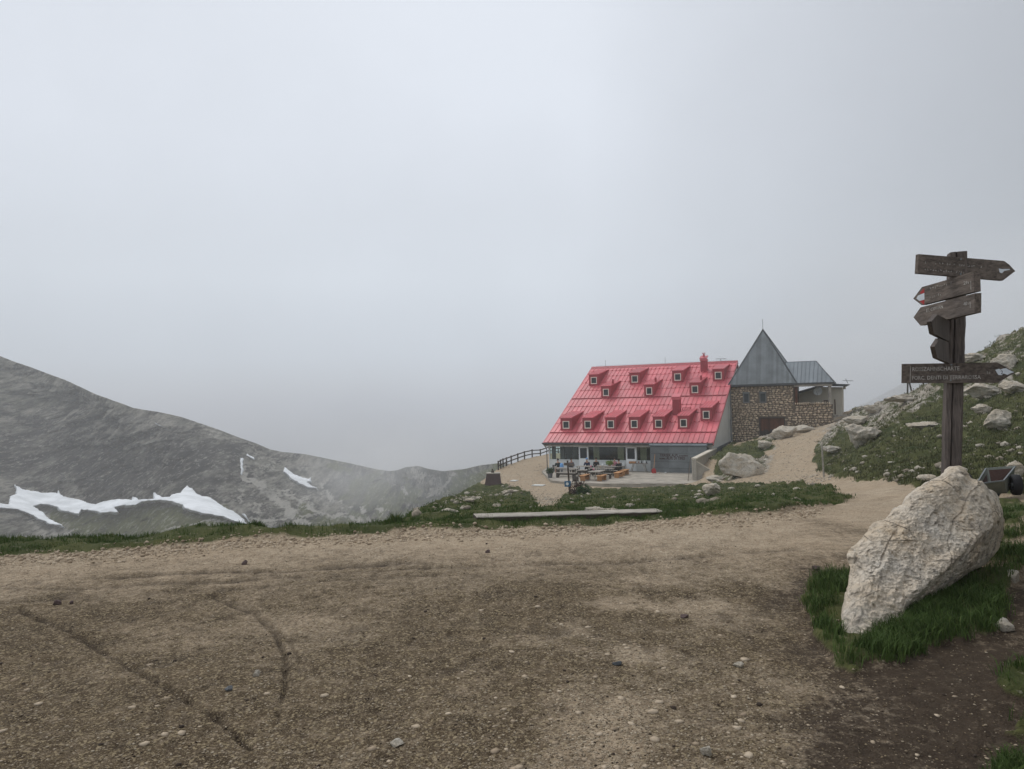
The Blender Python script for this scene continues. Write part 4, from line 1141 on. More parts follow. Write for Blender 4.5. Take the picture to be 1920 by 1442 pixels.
# covered yard next to the tower -------------------------------------------
yard = empty("covered_yard", HP(ta1 + 2.2, TB + 1, 2.4), -ALPHA)
tag(yard, "open shelter with grey metal hipped roof above a rubble wall beside the tower", "shelter")
yA = lambda px, py, b_=TB: A_on(px, py, b_)
ya1 = yA(1562, 770)[0]; yh = lambda px, py: yA(px, py)[1]
wt0, wt1 = yh(1492, 757.5), yh(1560, 756.5); wb0, wb1 = yh(1492, 806) - .6, yh(1562, 778) - .8
mb = MB(); mb.prism([HP(ta1 + .02, TB + .12, wb0), HP(ya1, TB + .12, wb1), HP(ya1, TB + .12, wt1 - .06), HP(ta1 + .02, TB + .12, wt0 - .06)], .4 * R)
yw = mb.build("wall", "mortar", yard)
lin = lambda x, v0, v1: v0 + (v1 - v0) * (x - ta1) / (ya1 - ta1)
lay_stones(ta1 + .05, ya1, lambda x: lin(x, wb0, wb1) + .1, lambda x: lin(x, wt0, wt1) - .02, TB + .12, [], yw, .215, .31, 220, rg=np.random.default_rng(9))
for i in range(17):                                                    # soldier course on top
    x = ta1 + .15 + (ya1 - ta1 - .25) * i / 17
    o = bpy.data.objects.new("stone", SM[i % 14]); COL.objects.link(o); o.parent = yw; o.matrix_parent_inverse = parent_inv(yw)
    o.location = V3(HP(x, TB + .1, lin(x, wt0, wt1) + .02)); o.rotation_euler = (0, random.gauss(0, .1), -ALPHA); o.scale = (.22, 1.2, random.uniform(.28, .42))
rA0, rA1 = yA(1470, 720)[0], yA(1563.5, 717.5, TB - .2)[0]; rh = yA(1530, 717.5, TB - .2)[1]
pr1, hr1 = A_on(1530, 677, TB + 2.4)
rc_ = [HP(rA0, TB - .2, rh), HP(rA1, TB - .2, rh), HP(rA1, TB + 5.0, rh), HP(rA0, TB + 5.0, rh)]
r0_, r1_ = HP(rA0 - .5, TB + 2.4, hr1), HP(pr1, TB + 2.4, hr1)
mb = MB(); mb.add(rc_ + [r0_, r1_] + [c - .12 * Z for c in rc_], [(0, 1, 5, 4), (1, 2, 5), (2, 3, 4, 5), (3, 0, 4), (0, 6, 7, 1), (1, 7, 8, 2), (2, 8, 9, 3), (3, 9, 6, 0), (9, 8, 7, 6)]); yr = mb.build("roof", "zinc_dark", yard)
nrm = np.cross(rc_[1] - rc_[0], r0_ - rc_[0]); nrm /= np.linalg.norm(nrm)
n = 12
for i in range(n):
    u0, u1 = i / n + .004, (i + 1) / n - .004
    L_ = rA1 - rA0; xa, xb = rA0 + L_ * u0, rA0 + L_ * u1
    tp = lambda x: 1.0 if x <= pr1 else max(0, (rA1 - x) / (rA1 - pr1))
    sp = lambda x, t: HP(x, TB - .2 + 2.6 * t, rh + (hr1 - rh) * t)
    pts = [sp(xa, 0), sp(xb, 0), sp(xb, tp(xb))]
    if xa < pr1 < xb: pts.append(sp(pr1, 1))
    if tp(xa) > .01: pts.append(sp(xa, tp(xa)))
    d = MB(); d.prism(pts, nrm * .03); d.build("roof_panel", "zinc_blue", yr)
    d = MB(); d.prism([sp(xb, 0), sp(xb + .05, 0), sp(xb + .05, max(.02, tp(xb + .05))), sp(xb, max(.03, tp(xb)))], nrm * .09); d.build("roof_seam", "zinc_blue", yr)
mb = MB(); mb.bar(rc_[1], r1_, .1, .06); mb.bar(r0_, r1_, .12, .06); mb.build("ridge_cap", "zinc_dark", yr)
mb = MB(); mb.box(HP(ta1 + .05, TB - .1, rh - .36), (rA1 - ta1 - .2) * E, .2 * R, .22 * Z); mb.build("beam", "wood_grey", yard)
pa = yA(1555.7, 740)[0]
mb = MB(); mb.bar(HP(pa, TB + .2, wt1 - .1), HP(pa, TB + .2, rh - .3), .26, .22); mb.build("post", "wood_grey", yard)
mb = MB(); mb.bar(HP(ta1 + .22, TB + .12, wt0 - .1), HP(ta1 + .22, TB + .12, rh - .2), .3, .2); mb.build("post", "wood_gate", yard)
# cream side building behind
side = empty("side_building", HP(ya1 + 1, TB + 8, 2.4), -ALPHA)
tag(side, "cream rendered side building with flat overhanging dark roof behind the shelter", "building")
SB = TB + 6.0; sA = lambda px, py: A_on(px, py, SB)
p = [sA(1494, 790), sA(1578.5, 774), sA(1578.5, 726), sA(1541, 725.5), sA(1490, 739)]
p[0] = (p[0][0] - 1, p[1][1] - 1.2); p[1] = (p[1][0], p[1][1] - 1.2); p[4] = (p[4][0] - 1, p[4][1] - .35)
mb = MB(); mb.prism([HP(a, SB, h) for a, h in p], 5 * R); mb.build("wall", "render_cream", side)
q_ = [sA(1484, 742.5), sA(1541, 723.5), sA(1541, 721), sA(1484, 738)]
mb = MB(); mb.prism([HP(a, SB - .5, h) for a, h in q_], 5.6 * R)
z1, z2, z3, z4 = sA(1541, 723.5), sA(1584, 724.5), sA(1592, 720.5), sA(1541, 719)
mb.prism([HP(*(z1[0], SB - .8, z1[1])), HP(z2[0], SB - .8, z2[1]), HP(z3[0], SB - .8, z3[1]), HP(z4[0], SB - .8, z4[1])], 6 * R); mb.build("roof", "zinc_dark", side)
mb = MB(); c = HP(*[sA(1581, 730)[0], SB - .1, sA(1581, 730)[1]]); mb.box(c, .25 * E, .2 * R, .45 * Z); c2_ = HP(sA(1540.5, 750)[0], SB - .04, p[0][1]); mb.box(c2_, .12 * E, .1 * R, (p[3][1] - p[0][1] - .1) * Z)
mb.build("drain_hopper", "render_cream", side)
mb = MB(); c = HP(sA(1590, 719)[0], SB - .4, sA(1590, 719)[1]); mb.bar(c, c + .5 * Z - .2 * E, .05); mb.bar(c + .3 * Z - .5 * E, c + .25 * Z + .5 * E, .05); mb.build("aerial", "steel_grey", side)
# satellite dish on the wall
da, dh = A_on(1533.5, 733.5, SB - .5)
dish = empty("satellite_dish", HP(da, SB - .1, dh)); tag(dish, "white satellite dish on the wall under the shelter roof", "satellite dish")
mb = MB(); dn = np.array([-.62, -.75, .22]); dn /= np.linalg.norm(dn); dx = np.cross(dn, Z); dx /= np.linalg.norm(dx); dy = np.cross(dx, dn); c = HP(da, SB - .5, dh)
rings = []
for r_, dd in ((0.02, -.10), (.2, -.08), (.36, -.03), (.46, .02)): rings.append([c + dn * dd + (dx * math.cos(k * math.pi / 12) * r_ + dy * math.sin(k * math.pi / 12) * r_ * 1.0) for k in range(24)])
vs = [v for r_ in rings for v in r_]; fs = [(i * 24 + k, i * 24 + (k + 1) % 24, (i + 1) * 24 + (k + 1) % 24, (i + 1) * 24 + k) for i in range(3) for k in range(24)] + [tuple(range(24))]
mb.add(vs, fs); mb.build("reflector", "dish_white", dish, True)
mb = MB(); mb.tube([c - dn * .1, HP(da, SB, dh - .1)], .03, 6); mb.tube([c - dy * .46, c + dn * .45 - dy * .1], .015, 5); mb.build("arm", "steel_grey", dish)
# logs or crates on the low wall, and a dark rail end
mb = MB()
for i in range(5):
    c = HP(yA(1543 + i * 2.6, 753)[0], TB + .35, wt1 + .02); mb.cbox(c, .18, .3, .22 + .1 * (i % 2), -ALPHA + .2 * i)
o = mb.build("stacked_logs", "interior_wood"); tag(o, "dark stacked firewood on top of the rubble wall beside the timber post", "firewood")
mb = MB(); c = HP(ya1 + .1, TB + .2, wt1 - 1.1); mb.box(c, .14 * E, .14 * R, 1.5 * Z); o = mb.build("bollard", "interior_wood"); tag(o, "dark timber bollard at the right end of the rubble wall", "bollard")
# ------------------------------------------------------------------ boulders
def ico(sub):
    import bmesh
    bm = bmesh.new(); bmesh.ops.create_icosphere(bm, subdivisions=sub, radius=1.0)
    v = np.array([list(p.co) for p in bm.verts]); f = np.array([[q.index for q in p.verts] for p in bm.faces]); bm.free()
    return v, f
ICO = {s: ico(s) for s in (1, 2, 4, 5, 6)}
def rock_verts(seed, dims, sub=4, rough=.16, cuts=16):
    v, f = ICO[sub]; v = v.copy(); rg = np.random.default_rng(seed)
    for i in range(cuts):
        n = rg.normal(size=3); n /= np.linalg.norm(n); h = rg.uniform(.48, .85)
        d = v @ n; k = d > h; v[k] -= np.outer((d[k] - h) * .96, n)
    o = rg.uniform(0, 50, 3); w = v + o
    dsp = fbm(w[:, 0] * 1.7, w[:, 1] * 1.7, w[:, 2] * 1.7, 4, 7) * rough + ridged(w[:, 0] * 3.3, w[:, 1] * 3.3, w[:, 2] * 4.5, 4, 17) * rough * .42
    if sub >= 5: dsp += fbm(w[:, 0] * 14, w[:, 1] * 14, w[:, 2] * 14, 4, 27) * rough * .16
    v = v * (1 + dsp)[:, None]
    return v * np.array(dims), f
def rock(px, py, wpx, hpx, seed, label, mat="limestone_far", name="boulder", depthk=.9, sub=5, rz=None, rough=.16, group=None, sink=.18):
    p = hit(px, py); d = p[1]; w = wpx / F * d / 2; h = hpx / F * d
    v, f = rock_verts(seed, (w * 1.06, w * depthk, h * (1 + sink) / 1.75), sub, rough)
    a = random.uniform(-.3, .3) if rz is None else rz
    ca, sa = math.cos(a), math.sin(a); x = v[:, 0] * ca - v[:, 1] * sa; y = v[:, 0] * sa + v[:, 1] * ca
    vv = np.stack([x, y, v[:, 2]], 1); vv[:, 2] -= vv[:, 2].max()
    c = np.array([p[0], p[1] + w * .35, p[2] + h]); 
    o = mesh_np(name, vv, None, f, [mat], True); o.location = V3(c)
    tag(o, label, "rock" if name != "stone" else "stone", group)
    return o
rock(1397, 894, 72, 45, 3, "biggest pale boulder between the terrace wall and the track", depthk=.8)
rock(1333, 931, 40, 23, 4, "white wedge shaped rock on the lawn below the terrace", depthk=.7)
rock(1434, 843, 32, 17, 5, "grey boulder on the grass in front of the tower's gate")
rock(1474, 822, 46, 24, 6, "smooth bluish rock at the right corner of the tower's plank gate", rz=-.3)
rock(1507, 812, 48, 15, 7, "long grey rock below the rubble wall, beside the upper track", rz=-.2)
rock(1540, 797, 28, 8, 28, "low grey rock where the rubble wall ends")
rock(1620, 836, 58, 42, 8, "large white crag at the left foot of the rocky slope", depthk=.8, rough=.24)
rock(1612, 798, 46, 16, 9, "flat topped outcrop above the large white crag", rough=.22)
rock(1645, 773, 36, 14, 10, "pale outcrop on the crest beside the top of the track", rough=.22)
rock(1875, 808, 54, 40, 11, "rounded grey boulder on the slope right of the signpost", depthk=.8)
rock(1850, 774, 44, 16, 12, "small split rock just above the rounded grey boulder")
rock(1852, 742, 76, 24, 13, "long slanting grey slab on the slope above the split rock", rough=.12)
rock(1905, 735, 46, 22, 14, "blocky crag at the photo's right edge below the arrow board's tip", rough=.22)
rock(1895, 690, 56, 28, 15, "high grey crag behind the arrow tip of the lowest board", rough=.24)
rock(1828, 680, 44, 16, 16, "pale crag on the skyline right of the signpost", rough=.22)
rock(1912, 896, 44, 30, 17, "white rock beside the wheel of the garden cart")
rock(1122, 961, 34, 10, 18, "pale rubble just behind the long plank bench, left piece", rough=.4, sub=5)
rock(1148, 960, 30, 8, 68, "pale rubble just behind the long plank bench, right piece", rough=.4, sub=5)
rock(880, 940, 28, 5, 19, "broken pale outcrop on the mound left of the gravel ramp", rough=.3)
rock(955, 925, 30, 6, 20, "low pale outcrop near the top of the mound", rough=.3)
rock(930, 950, 20, 5, 21, "small outcrop on the mound just above the plank bench", rough=.3)
rock(1740, 800, 50, 9, 22, "flat ledge of pale rock left of the signpost's post", rough=.26)
rock(1700, 752, 50, 12, 23, "jagged rock ledge on the skyline under the tripod posts", rough=.26)
rock(1560, 850, 36, 14, 24, "reddish broken rock beside the track at the slope's foot", "limestone_small", rough=.26)
rock(1745, 902, 34, 12, 25, "half buried rock in the grass left of the signpost's foot")
rock(1350, 903, 40, 12, 26, "pale rock at the foot of the concrete retaining wall", rough=.25)
# single stones lying on the gravel
for px, py, w, h, s, mt_, lab in ((105, 1134, 19, 9, 31, "corten", "dark brown stone on the gravel near the photo's left edge"), (133, 1133, 9, 6, 32, "corten", "tiny dark stone just right of the larger dark brown stone"),
        (458, 1059, 11, 9, 33, "corten", "small dark stone on the far side of the gravel"), (480, 1269, 15, 11, 34, "limestone_small", "pale rounded stone between the two curved tyre tracks"),
        (427, 1297, 15, 9, 35, "steel_grey", "dark grey stone beside the long diagonal tyre track"), (742, 1400, 28, 9, 36, "limestone_small", "flat cream stone at the bottom of the gravel, left of centre"),
        (1160, 1248, 20, 7, 37, "zinc_dark", "flat blue grey slate chip in the middle of the gravel"), (1327, 1418, 24, 16, 38, "limestone_small", "cream stone near the bottom edge where gravel turns to soil"),
        (1385, 1252, 25, 9, 39, "limestone_small", "flat pale stone set in the dark soil left of the grass"), (1886, 1186, 48, 22, 40, "limestone_small", "broad tan stone in the bank right of the leaning boulder"),
        (1903, 1092, 32, 20, 41, "limestone_small", "yellowish stone high on the bank behind the leaning boulder"), (1531, 1070, 14, 9, 42, "corten", "dark stone on the gravel left of the leaning boulder"),
        (1283, 1160, 18, 6, 43, "corten", "flat dark stone on the gravel right of centre"), (915, 1037, 12, 6, 44, "corten", "small dark clod on the far gravel near the middle")):
    o = rock(px, py, w, h, s, lab, mt_, "stone", .8, 4, sink=.3)
    o["category"] = "stone"

# ------------------------------------------------------------------ the leaning limestone boulder
OUT = [(1795, 875), (1812, 884), (1822, 897), (1840, 905), (1848, 918), (1860, 922), (1873, 936), (1879, 950), (1882, 975), (1880, 1005), (1870, 1035), (1845, 1062), (1815, 1075), (1785, 1098), (1762, 1112), (1745, 1128), (1722, 1150), (1716, 1175),
       (1680, 1200), (1640, 1225), (1605, 1235), (1588, 1222), (1580, 1190), (1577, 1160), (1583, 1130), (1590, 1098), (1594, 1076), (1590, 1062), (1588, 1042), (1596, 1028), (1612, 1015), (1630, 992), (1640, 982), (1662, 974), (1680, 958), (1694, 950),
       (1700, 932), (1722, 915), (1745, 903), (1768, 893), (1782, 879)]
NT, NR = 520, 190
cx_, cy_ = 1722.0, 1040.0
th = np.linspace(0, 2 * math.pi, NT, endpoint=False)
rad = np.zeros(NT)
for k, t in enumerate(th):
    dx_, dy_ = math.cos(t), math.sin(t); best = 1e9
    for i in range(len(OUT)):
        x1, y1 = OUT[i]; x2, y2 = OUT[(i + 1) % len(OUT)]
        ex, ey = x2 - x1, y2 - y1; den = dx_ * ey - dy_ * ex
        if abs(den) < 1e-9: continue
        s = ((x1 - cx_) * ey - (y1 - cy_) * ex) / den; q_ = ((x1 - cx_) * dy_ - (y1 - cy_) * dx_) / den
        if s > 0 and -1e-6 <= q_ <= 1 + 1e-6: best = min(best, s)
    rad[k] = best
rad *= 1 + .012 * fbm(np.cos(th) * 6, np.sin(th) * 6, 0., 4, 203)
rho = np.linspace(0, 1, NR + 1)[1:] ** .8
def slab_surface(front):
    T, Q = np.meshgrid(th, rho); RR = np.tile(rad, (len(rho), 1))
    px = cx_ + np.cos(T) * Q * RR; py = cy_ + np.sin(T) * Q * RR
    base = 4.84 + (1195 - py) / 320 * .80 + (px - 1600) / 280 * .16
    line = ((px - 1872) * (1118 - 975) - (py - 975) * (1712 - 1872)) / math.hypot(1118 - 975, 1712 - 1872)   # >0 : under the lower right edge
    line = np.where(px > 1690, line, -50)
    under = np.maximum(line, 0)
    roll = (1 - Q ** 5)
    if front:
        d = base + .13 * (1 - roll) + under * .0085 - .03 * np.exp(-((line + 10) / 14) ** 2)
        d += np.maximum(0, px - 1830) * .0035
    else:
        d = base + .13 + under * .0085 + np.maximum(0, px - 1830) * .0035 + .5 * (1 - Q ** 3) ** .6 + .03
    r = CR[None, None] * (px - 960)[..., None] + CU[None, None] * (721 - py)[..., None] + _F[None, None] * F
    P = C0 + r * (d / r[..., 1])[..., None]
    x, y, z = P[..., 0], P[..., 1], P[..., 2]
    e1 = (x * .8 + z * .6); e2 = (z * .8 - x * .6)                      # strata run along the slab
    rel = ridged(e1 * 1.3, e2 * 4.2, y * 1.5, 4, 211, .42) * .030 + fbm(x * 8, z * 8, y * 8, 4, 221, .6) * .007 + ridged(x * 16, z * 16, y * 16, 4, 231, .65) * .006
    rel += ridged(x * 42, z * 42, y * 42, 3, 251, .6) * .0055
    crack = np.exp(-((fbm(e1 * 1.2, e2 * 2.2, 0., 4, 241)) / .035) ** 2) * .03
    pits = sst(.35, .8, fbm(x * 20, z * 20, y * 20, 2, 261)) * .02
    P[..., 1] -= (rel - crack - pits) * (1 if front else -1) * (1 - .5 * Q ** 8)
    P[..., 2] += rel * .4
    return P
Pf, Pb = slab_surface(True), slab_surface(False)
Pb[-1] = Pf[-1]
c_f, c_b = Pf[0].mean(0), Pb[0].mean(0)
nf = Pf.shape[0] * NT
V = np.concatenate([Pf.reshape(-1, 3), Pb[:-1][::3].reshape(-1, 3), c_f[None], c_b[None]])
idf = np.arange(nf).reshape(-1, NT); nb3 = Pb[:-1][::3].shape[0]; idb = nf + np.arange(nb3 * NT).reshape(-1, NT); ic = nf + nb3 * NT
def ringq(a, b_, flip=False):
    q1_ = np.stack([a, np.roll(a, -1), np.roll(b_, -1), b_], -1)
    return q1_[:, ::-1] if flip else q1_
Q = [ringq(idf[i], idf[i + 1]) for i in range(len(idf) - 1)] + [ringq(idb[i], idb[i + 1], True) for i in range(nb3 - 1)] + [ringq(idb[-1], idf[-1], True)]
T3 = [np.stack([np.full(NT, ic), idf[0], np.roll(idf[0], -1)], -1)[:, ::-1], np.stack([np.full(NT, ic + 1), idb[0], np.roll(idb[0], -1)], -1)]
bl = mesh_np("boulder", V, np.concatenate(Q), np.concatenate(T3), ["limestone"], True)
tag(bl, "big leaning slab of pale pitted limestone at the foot of the signpost", "boulder")

# ------------------------------------------------------------------ signpost
SPD = 6.55
pt, pb = at(1795, 474, SPD), at(1783, 905, SPD); pdir = (pt - pb) / np.linalg.norm(pt - pb); pb = pb - pdir * .55
sp = empty("signpost", pb); tag(sp, "weathered wooden signpost with six arrow boards behind the leaning boulder", "signpost")
pw = .134
yaw = math.radians(-18); pxv = np.array([math.cos(yaw), math.sin(yaw), 0]); pyv = np.array([-math.sin(yaw), math.cos(yaw), 0])
mb = MB(); nseg = 40; pts = []
ringsP = []
for i in range(nseg + 1):
    c = pb + (pt - pb) * i / nseg
    j = [random.gauss(0, .0016) for _ in range(8)]
    h_ = pw / 2; cxs = [(-h_, -h_ + .02), (-h_ + .02, -h_), (-.028, -h_), (-.02, -h_ + .02), (-.012, -h_), (h_ - .015, -h_), (h_, -h_ + .015), (h_ + j[1] * 2, h_), (-h_, h_)]
    ringsP.append([c + pxv * (a + j[k % 8]) + pyv * (b_ + j[(k + 3) % 8]) for k, (a, b_) in enumerate(cxs)])
k9 = 9; vs = [v for r_ in ringsP for v in r_]; fs = [(i * k9 + k, i * k9 + (k + 1) % k9, (i + 1) * k9 + (k + 1) % k9, (i + 1) * k9 + k) for i in range(len(ringsP) - 1) for k in range(k9)] + [tuple(range((len(ringsP) - 1) * k9, len(ringsP) * k9)), tuple(range(k9 - 1, -1, -1))]
mb.add(vs, fs); mb.build("post", "wood_post", sp)
def board(pts, anchor_px, anchor_py, off, hdir, thick=.032, mat="wood_weathered", shift=None):
    """arrow board: outline in photo pixels laid on the vertical plane through the post front along hdir"""
    P0 = at(anchor_px, anchor_py, SPD) - pyv * off
    if shift is not None: P0 = at(anchor_px, anchor_py, SPD) + np.array(shift)
    h = np.array([hdir[0], hdir[1], 0.]); h /= np.linalg.norm(h); n = np.cross(h, Z)
    if n @ (C0 - P0) < 0: n = -n
    W = [on_plane(x, y, P0, n) for x, y in pts]
    import bmesh
    # bevelled plate: slightly inset front face
    cen = sum(W) / len(W); m_ = MB(); k = len(W)
    fr = [w + (cen - w) / np.linalg.norm(cen - w) * .004 + n * thick * .5 for w in W]; e1_ = [w + n * (thick * .5 - .004) for w in W]; bk = [w - n * thick * .5 for w in W]
    m_.add(fr + e1_ + bk, [tuple(range(k)), tuple(range(3 * k - 1, 2 * k - 1, -1))] + [(i, k + i, k + (i + 1) % k, (i + 1) % k) for i in range(k)] + [(k + i, 2 * k + i, 2 * k + (i + 1) % k, k + (i + 1) % k) for i in range(k)])
    o = m_.build("arrow_board", mat, sp)
    return o, (lambda x, y, e=.0: on_plane(x, y, P0 + n * (thick * .5 + .0025 + e), n)), n, P0
def bolt(bo, f, x, y, r=.007):
    c = f(x, y); m_ = MB(); m_.tube([c - pyv * .0, c - pyv * .008], r, 10); m_.build("bolt", "zinc", bo)
def paint(bo, f, poly, mat):
    W = [f(x, y, -.0015) for x, y in poly]; m_ = MB(); m_.add(W, [tuple(range(len(W)))]); m_.build("painted_mark", mat, bo)
def letters(bo, f, x, y, x2, y2, s, hpx, mat="letter_paint"):
    """text whose baseline runs from pixel (x, y) to (x2, y2), hpx tall"""
    a, b_, u = f(x, y), f(x2, y2), f(x, y - hpx)
    size = np.linalg.norm(u - a) / .72
    o = text_obj("lettering", s, size, a, b_ - a, u - a, mat, bo, .0004)
    L_ = np.linalg.norm(b_ - a); d_ = (b_ - a) / L_
    cur = max(((np.array(v.co) - a) @ d_) for v in o.data.vertices); k = L_ / cur
    for v in o.data.vertices:
        q_ = np.array(v.co); s_ = (q_ - a) @ d_; v.co = V3(q_ + d_ * s_ * (k - 1))
    return o
def worn(bo, f, x, y, x2, y2, hpx, n):
    """remnants of painted letters too worn to read: short broken strokes along a line"""
    rg = np.random.default_rng(int(x * 7 + y)); m_ = MB()
    for i in range(n):
        if rg.random() < .22: continue
        t = (i + .5) / n; bx, by = x + (x2 - x) * t, y + (y2 - y) * t
        for s in range(2):
            a = rg.uniform(-.4, .4) + (math.pi / 2 if rg.random() < .35 else 0); L_ = hpx * rg.uniform(.25, .6); w = .32
            cx, cy = bx + rg.uniform(-1, 1), by - hpx * rg.uniform(.25, .75); ux, uy = math.sin(a) * L_ / 2, math.cos(a) * L_ / 2; wx, wy = math.cos(a) * w, -math.sin(a) * w
            m_.add([f(cx - ux - wx, cy - uy - wy), f(cx - ux + wx, cy - uy + wy), f(cx + ux + wx, cy + uy + wy), f(cx + ux - wx, cy + uy - wy)], [(0, 1, 2, 3)])
    o = m_.build("worn_paint", "letter_paint", bo); o["kind"] = "stuff"
b6, f6, _, _ = board([(1691, 682.5), (1870, 679.5), (1882, 686), (1903, 698), (1871, 718), (1690.5, 718.5)], 1787, 700, pw / 2 + .03, (1.28, -1.0))
letters(b6, f6, 1710, 696, 1799, 694.5, "ROSSZAHNSCHARTE", 7.6); letters(b6, f6, 1709.5, 712, 1839, 710.5, "FORC. DENTI DI TERRAROSSA", 7.2); letters(b6, f6, 1849, 701.5, 1857, 701.2, "1c", 6)
m_ = MB(); w_ = [f6(x, y, -.001) for x, y in ((1706.6, 687), (1707.8, 687), (1707.0, 717), (1705.8, 717))]; m_.add(w_, [(0, 1, 2, 3)]); m_.build("painted_mark", "letter_paint", b6)
paint(b6, f6, [(1866, 693.5), (1873, 691.5), (1876, 693), (1881, 691), (1887, 690.5), (1890, 692.5), (1896, 695.5), (1901.5, 698), (1895, 700), (1889, 703), (1882, 700.5), (1878, 703.5), (1872, 703), (1869, 698.5)], "white_paint")
letters(b6, f6, 1876.2, 701.6, 1880.8, 701.4, "2", 7.0, "cloth_black")
bolt(b6, f6, 1783.5, 684); bolt(b6, f6, 1782.5, 713)
b3_, f3, _, _ = board([(1834, 549.5), (1833.5, 586.5), (1730.5, 610.5), (1717.5, 595), (1731, 576)], 1790, 574, pw / 2 + .02, (.1, 1.0), .05, 'wood_weathered_cross', (-.125, 0, 0))
letters(b3_, f3, 1736.5, 585.5, 1768, 578, "ST. CYPRIAN", 6.2); letters(b3_, f3, 1806, 573.5, 1816, 571, "4h", 6.5)
paint(b3_, f3, [(1818.3, 566), (1819.2, 565.8), (1819.6, 577), (1818.7, 577.2)], "letter_paint")
b2_, f2, _, _ = board([(1831.5, 508), (1833, 546.5), (1732.5, 572), (1717, 560), (1733.5, 538), (1777, 525.5)], 1790, 536, pw / 2 + .03, (.1, 1.0), .05, 'wood_weathered_cross', (-.125, 0, 0))
worn(b2_, f2, 1739, 545.5, 1785, 532.5, 6.0, 11); letters(b2_, f2, 1806, 534.5, 1816, 532, "2h", 6.5); worn(b2_, f2, 1742, 560.5, 1766, 554, 5.2, 6)
paint(b2_, f2, [(1819.5, 527), (1820.5, 526.7), (1821, 543), (1820, 543.3)], "letter_paint")
paint(b2_, f2, [(1724.5, 549), (1733, 540.5), (1733.2, 549), (1727, 551.5)], "red_paint"); paint(b2_, f2, [(1724, 564.8), (1733.3, 562), (1732.9, 571), (1731.5, 571)], "red_paint")
paint(b2_, f2, [(1721, 554.5), (1727, 551.8), (1733.1, 549.3), (1733.3, 561.7), (1724, 564.4), (1718.2, 560)], "white_paint")
b1_, f1, _, _ = board([(1720, 477), (1880, 489.7), (1890, 497), (1901, 509), (1878, 526.5), (1718, 513)], 1795, 500, pw / 2 + .012, (2.7, 1.0))
worn(b1_, f1, 1733, 495, 1842, 503.5, 5.8, 24); worn(b1_, f1, 1733, 508, 1815, 514.5, 5.6, 17); worn(b1_, f1, 1858, 508.5, 1868, 509.3, 5.2, 2)
paint(b1_, f1, [(1872.5, 503.5), (1880, 504.5), (1893, 504.2), (1894, 506), (1883, 508), (1879, 512.5), (1874.5, 511)], "white_paint")
bolt(b1_, f1, 1801.5, 486); bolt(b1_, f1, 1801, 514)
b4_, f4, _, _ = board([(1753.8, 589.7), (1776.5, 602), (1776.5, 641), (1746.5, 625.8), (1742, 603)], 1776, 618, .02, (.757, 1.0), mat='wood_post')
b5_, f5, _, _ = board([(1758, 634.5), (1776.5, 642), (1776.5, 681.5), (1753, 671.2), (1748, 650)], 1776, 660, .02, (.757, 1.0), mat='wood_post')

# ------------------------------------------------------------------ garden cart
gc = at(1876, 925, 10.9)
cart = empty("garden_cart", (gc[0], gc[1], gz(gc[0], gc[1])[0])); tag(cart, "small green grey metal tub cart with black tyre behind the boulder", "cart")
rimF0, rimF1, rimB1, rimB0 = at(1831, 907.5, 10.6), at(1882, 901.3, 10.5), at(1903.5, 874.8, 11.25), at(1848.5, 878.8, 11.35)
botF0, botF1 = at(1850, 927, 10.72), at(1888, 925, 10.66); botB1, botB0 = at(1898, 912, 11.05), at(1855, 914, 11.1)
def wallp(m_, a, b_, c, d, th):
    n = np.cross(b_ - a, d - a); n /= np.linalg.norm(n); m_.prism([a, b_, c, d], n * th)
mb = MB()
wallp(mb, rimF0, rimF1, botF1, botF0, .012); wallp(mb, rimF1, rimB1, botB1, botF1, .012); wallp(mb, rimB1, rimB0, botB0, botB1, .012); wallp(mb, rimB0, rimF0, botF0, botB0, .012); wallp(mb, botF0, botF1, botB1, botB0, .012)
mb.build("tub", "tub_paint", cart)
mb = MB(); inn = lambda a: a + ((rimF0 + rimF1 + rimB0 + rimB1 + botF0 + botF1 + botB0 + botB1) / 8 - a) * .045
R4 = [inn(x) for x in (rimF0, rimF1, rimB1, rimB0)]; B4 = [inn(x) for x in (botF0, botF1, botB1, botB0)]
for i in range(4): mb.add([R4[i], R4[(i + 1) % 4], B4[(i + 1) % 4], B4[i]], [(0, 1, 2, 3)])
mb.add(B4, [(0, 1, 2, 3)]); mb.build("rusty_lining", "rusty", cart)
mb = MB()
for a, b_ in ((rimF0, rimF1), (rimF1, rimB1), (rimB1, rimB0), (rimB0, rimF0)): mb.bar(a, b_, .018)
mb.build("rim", "zinc", cart)
wc = at(1905, 909, 10.75); ax_w = np.array([.93, -.36, 0]); r_w = .148
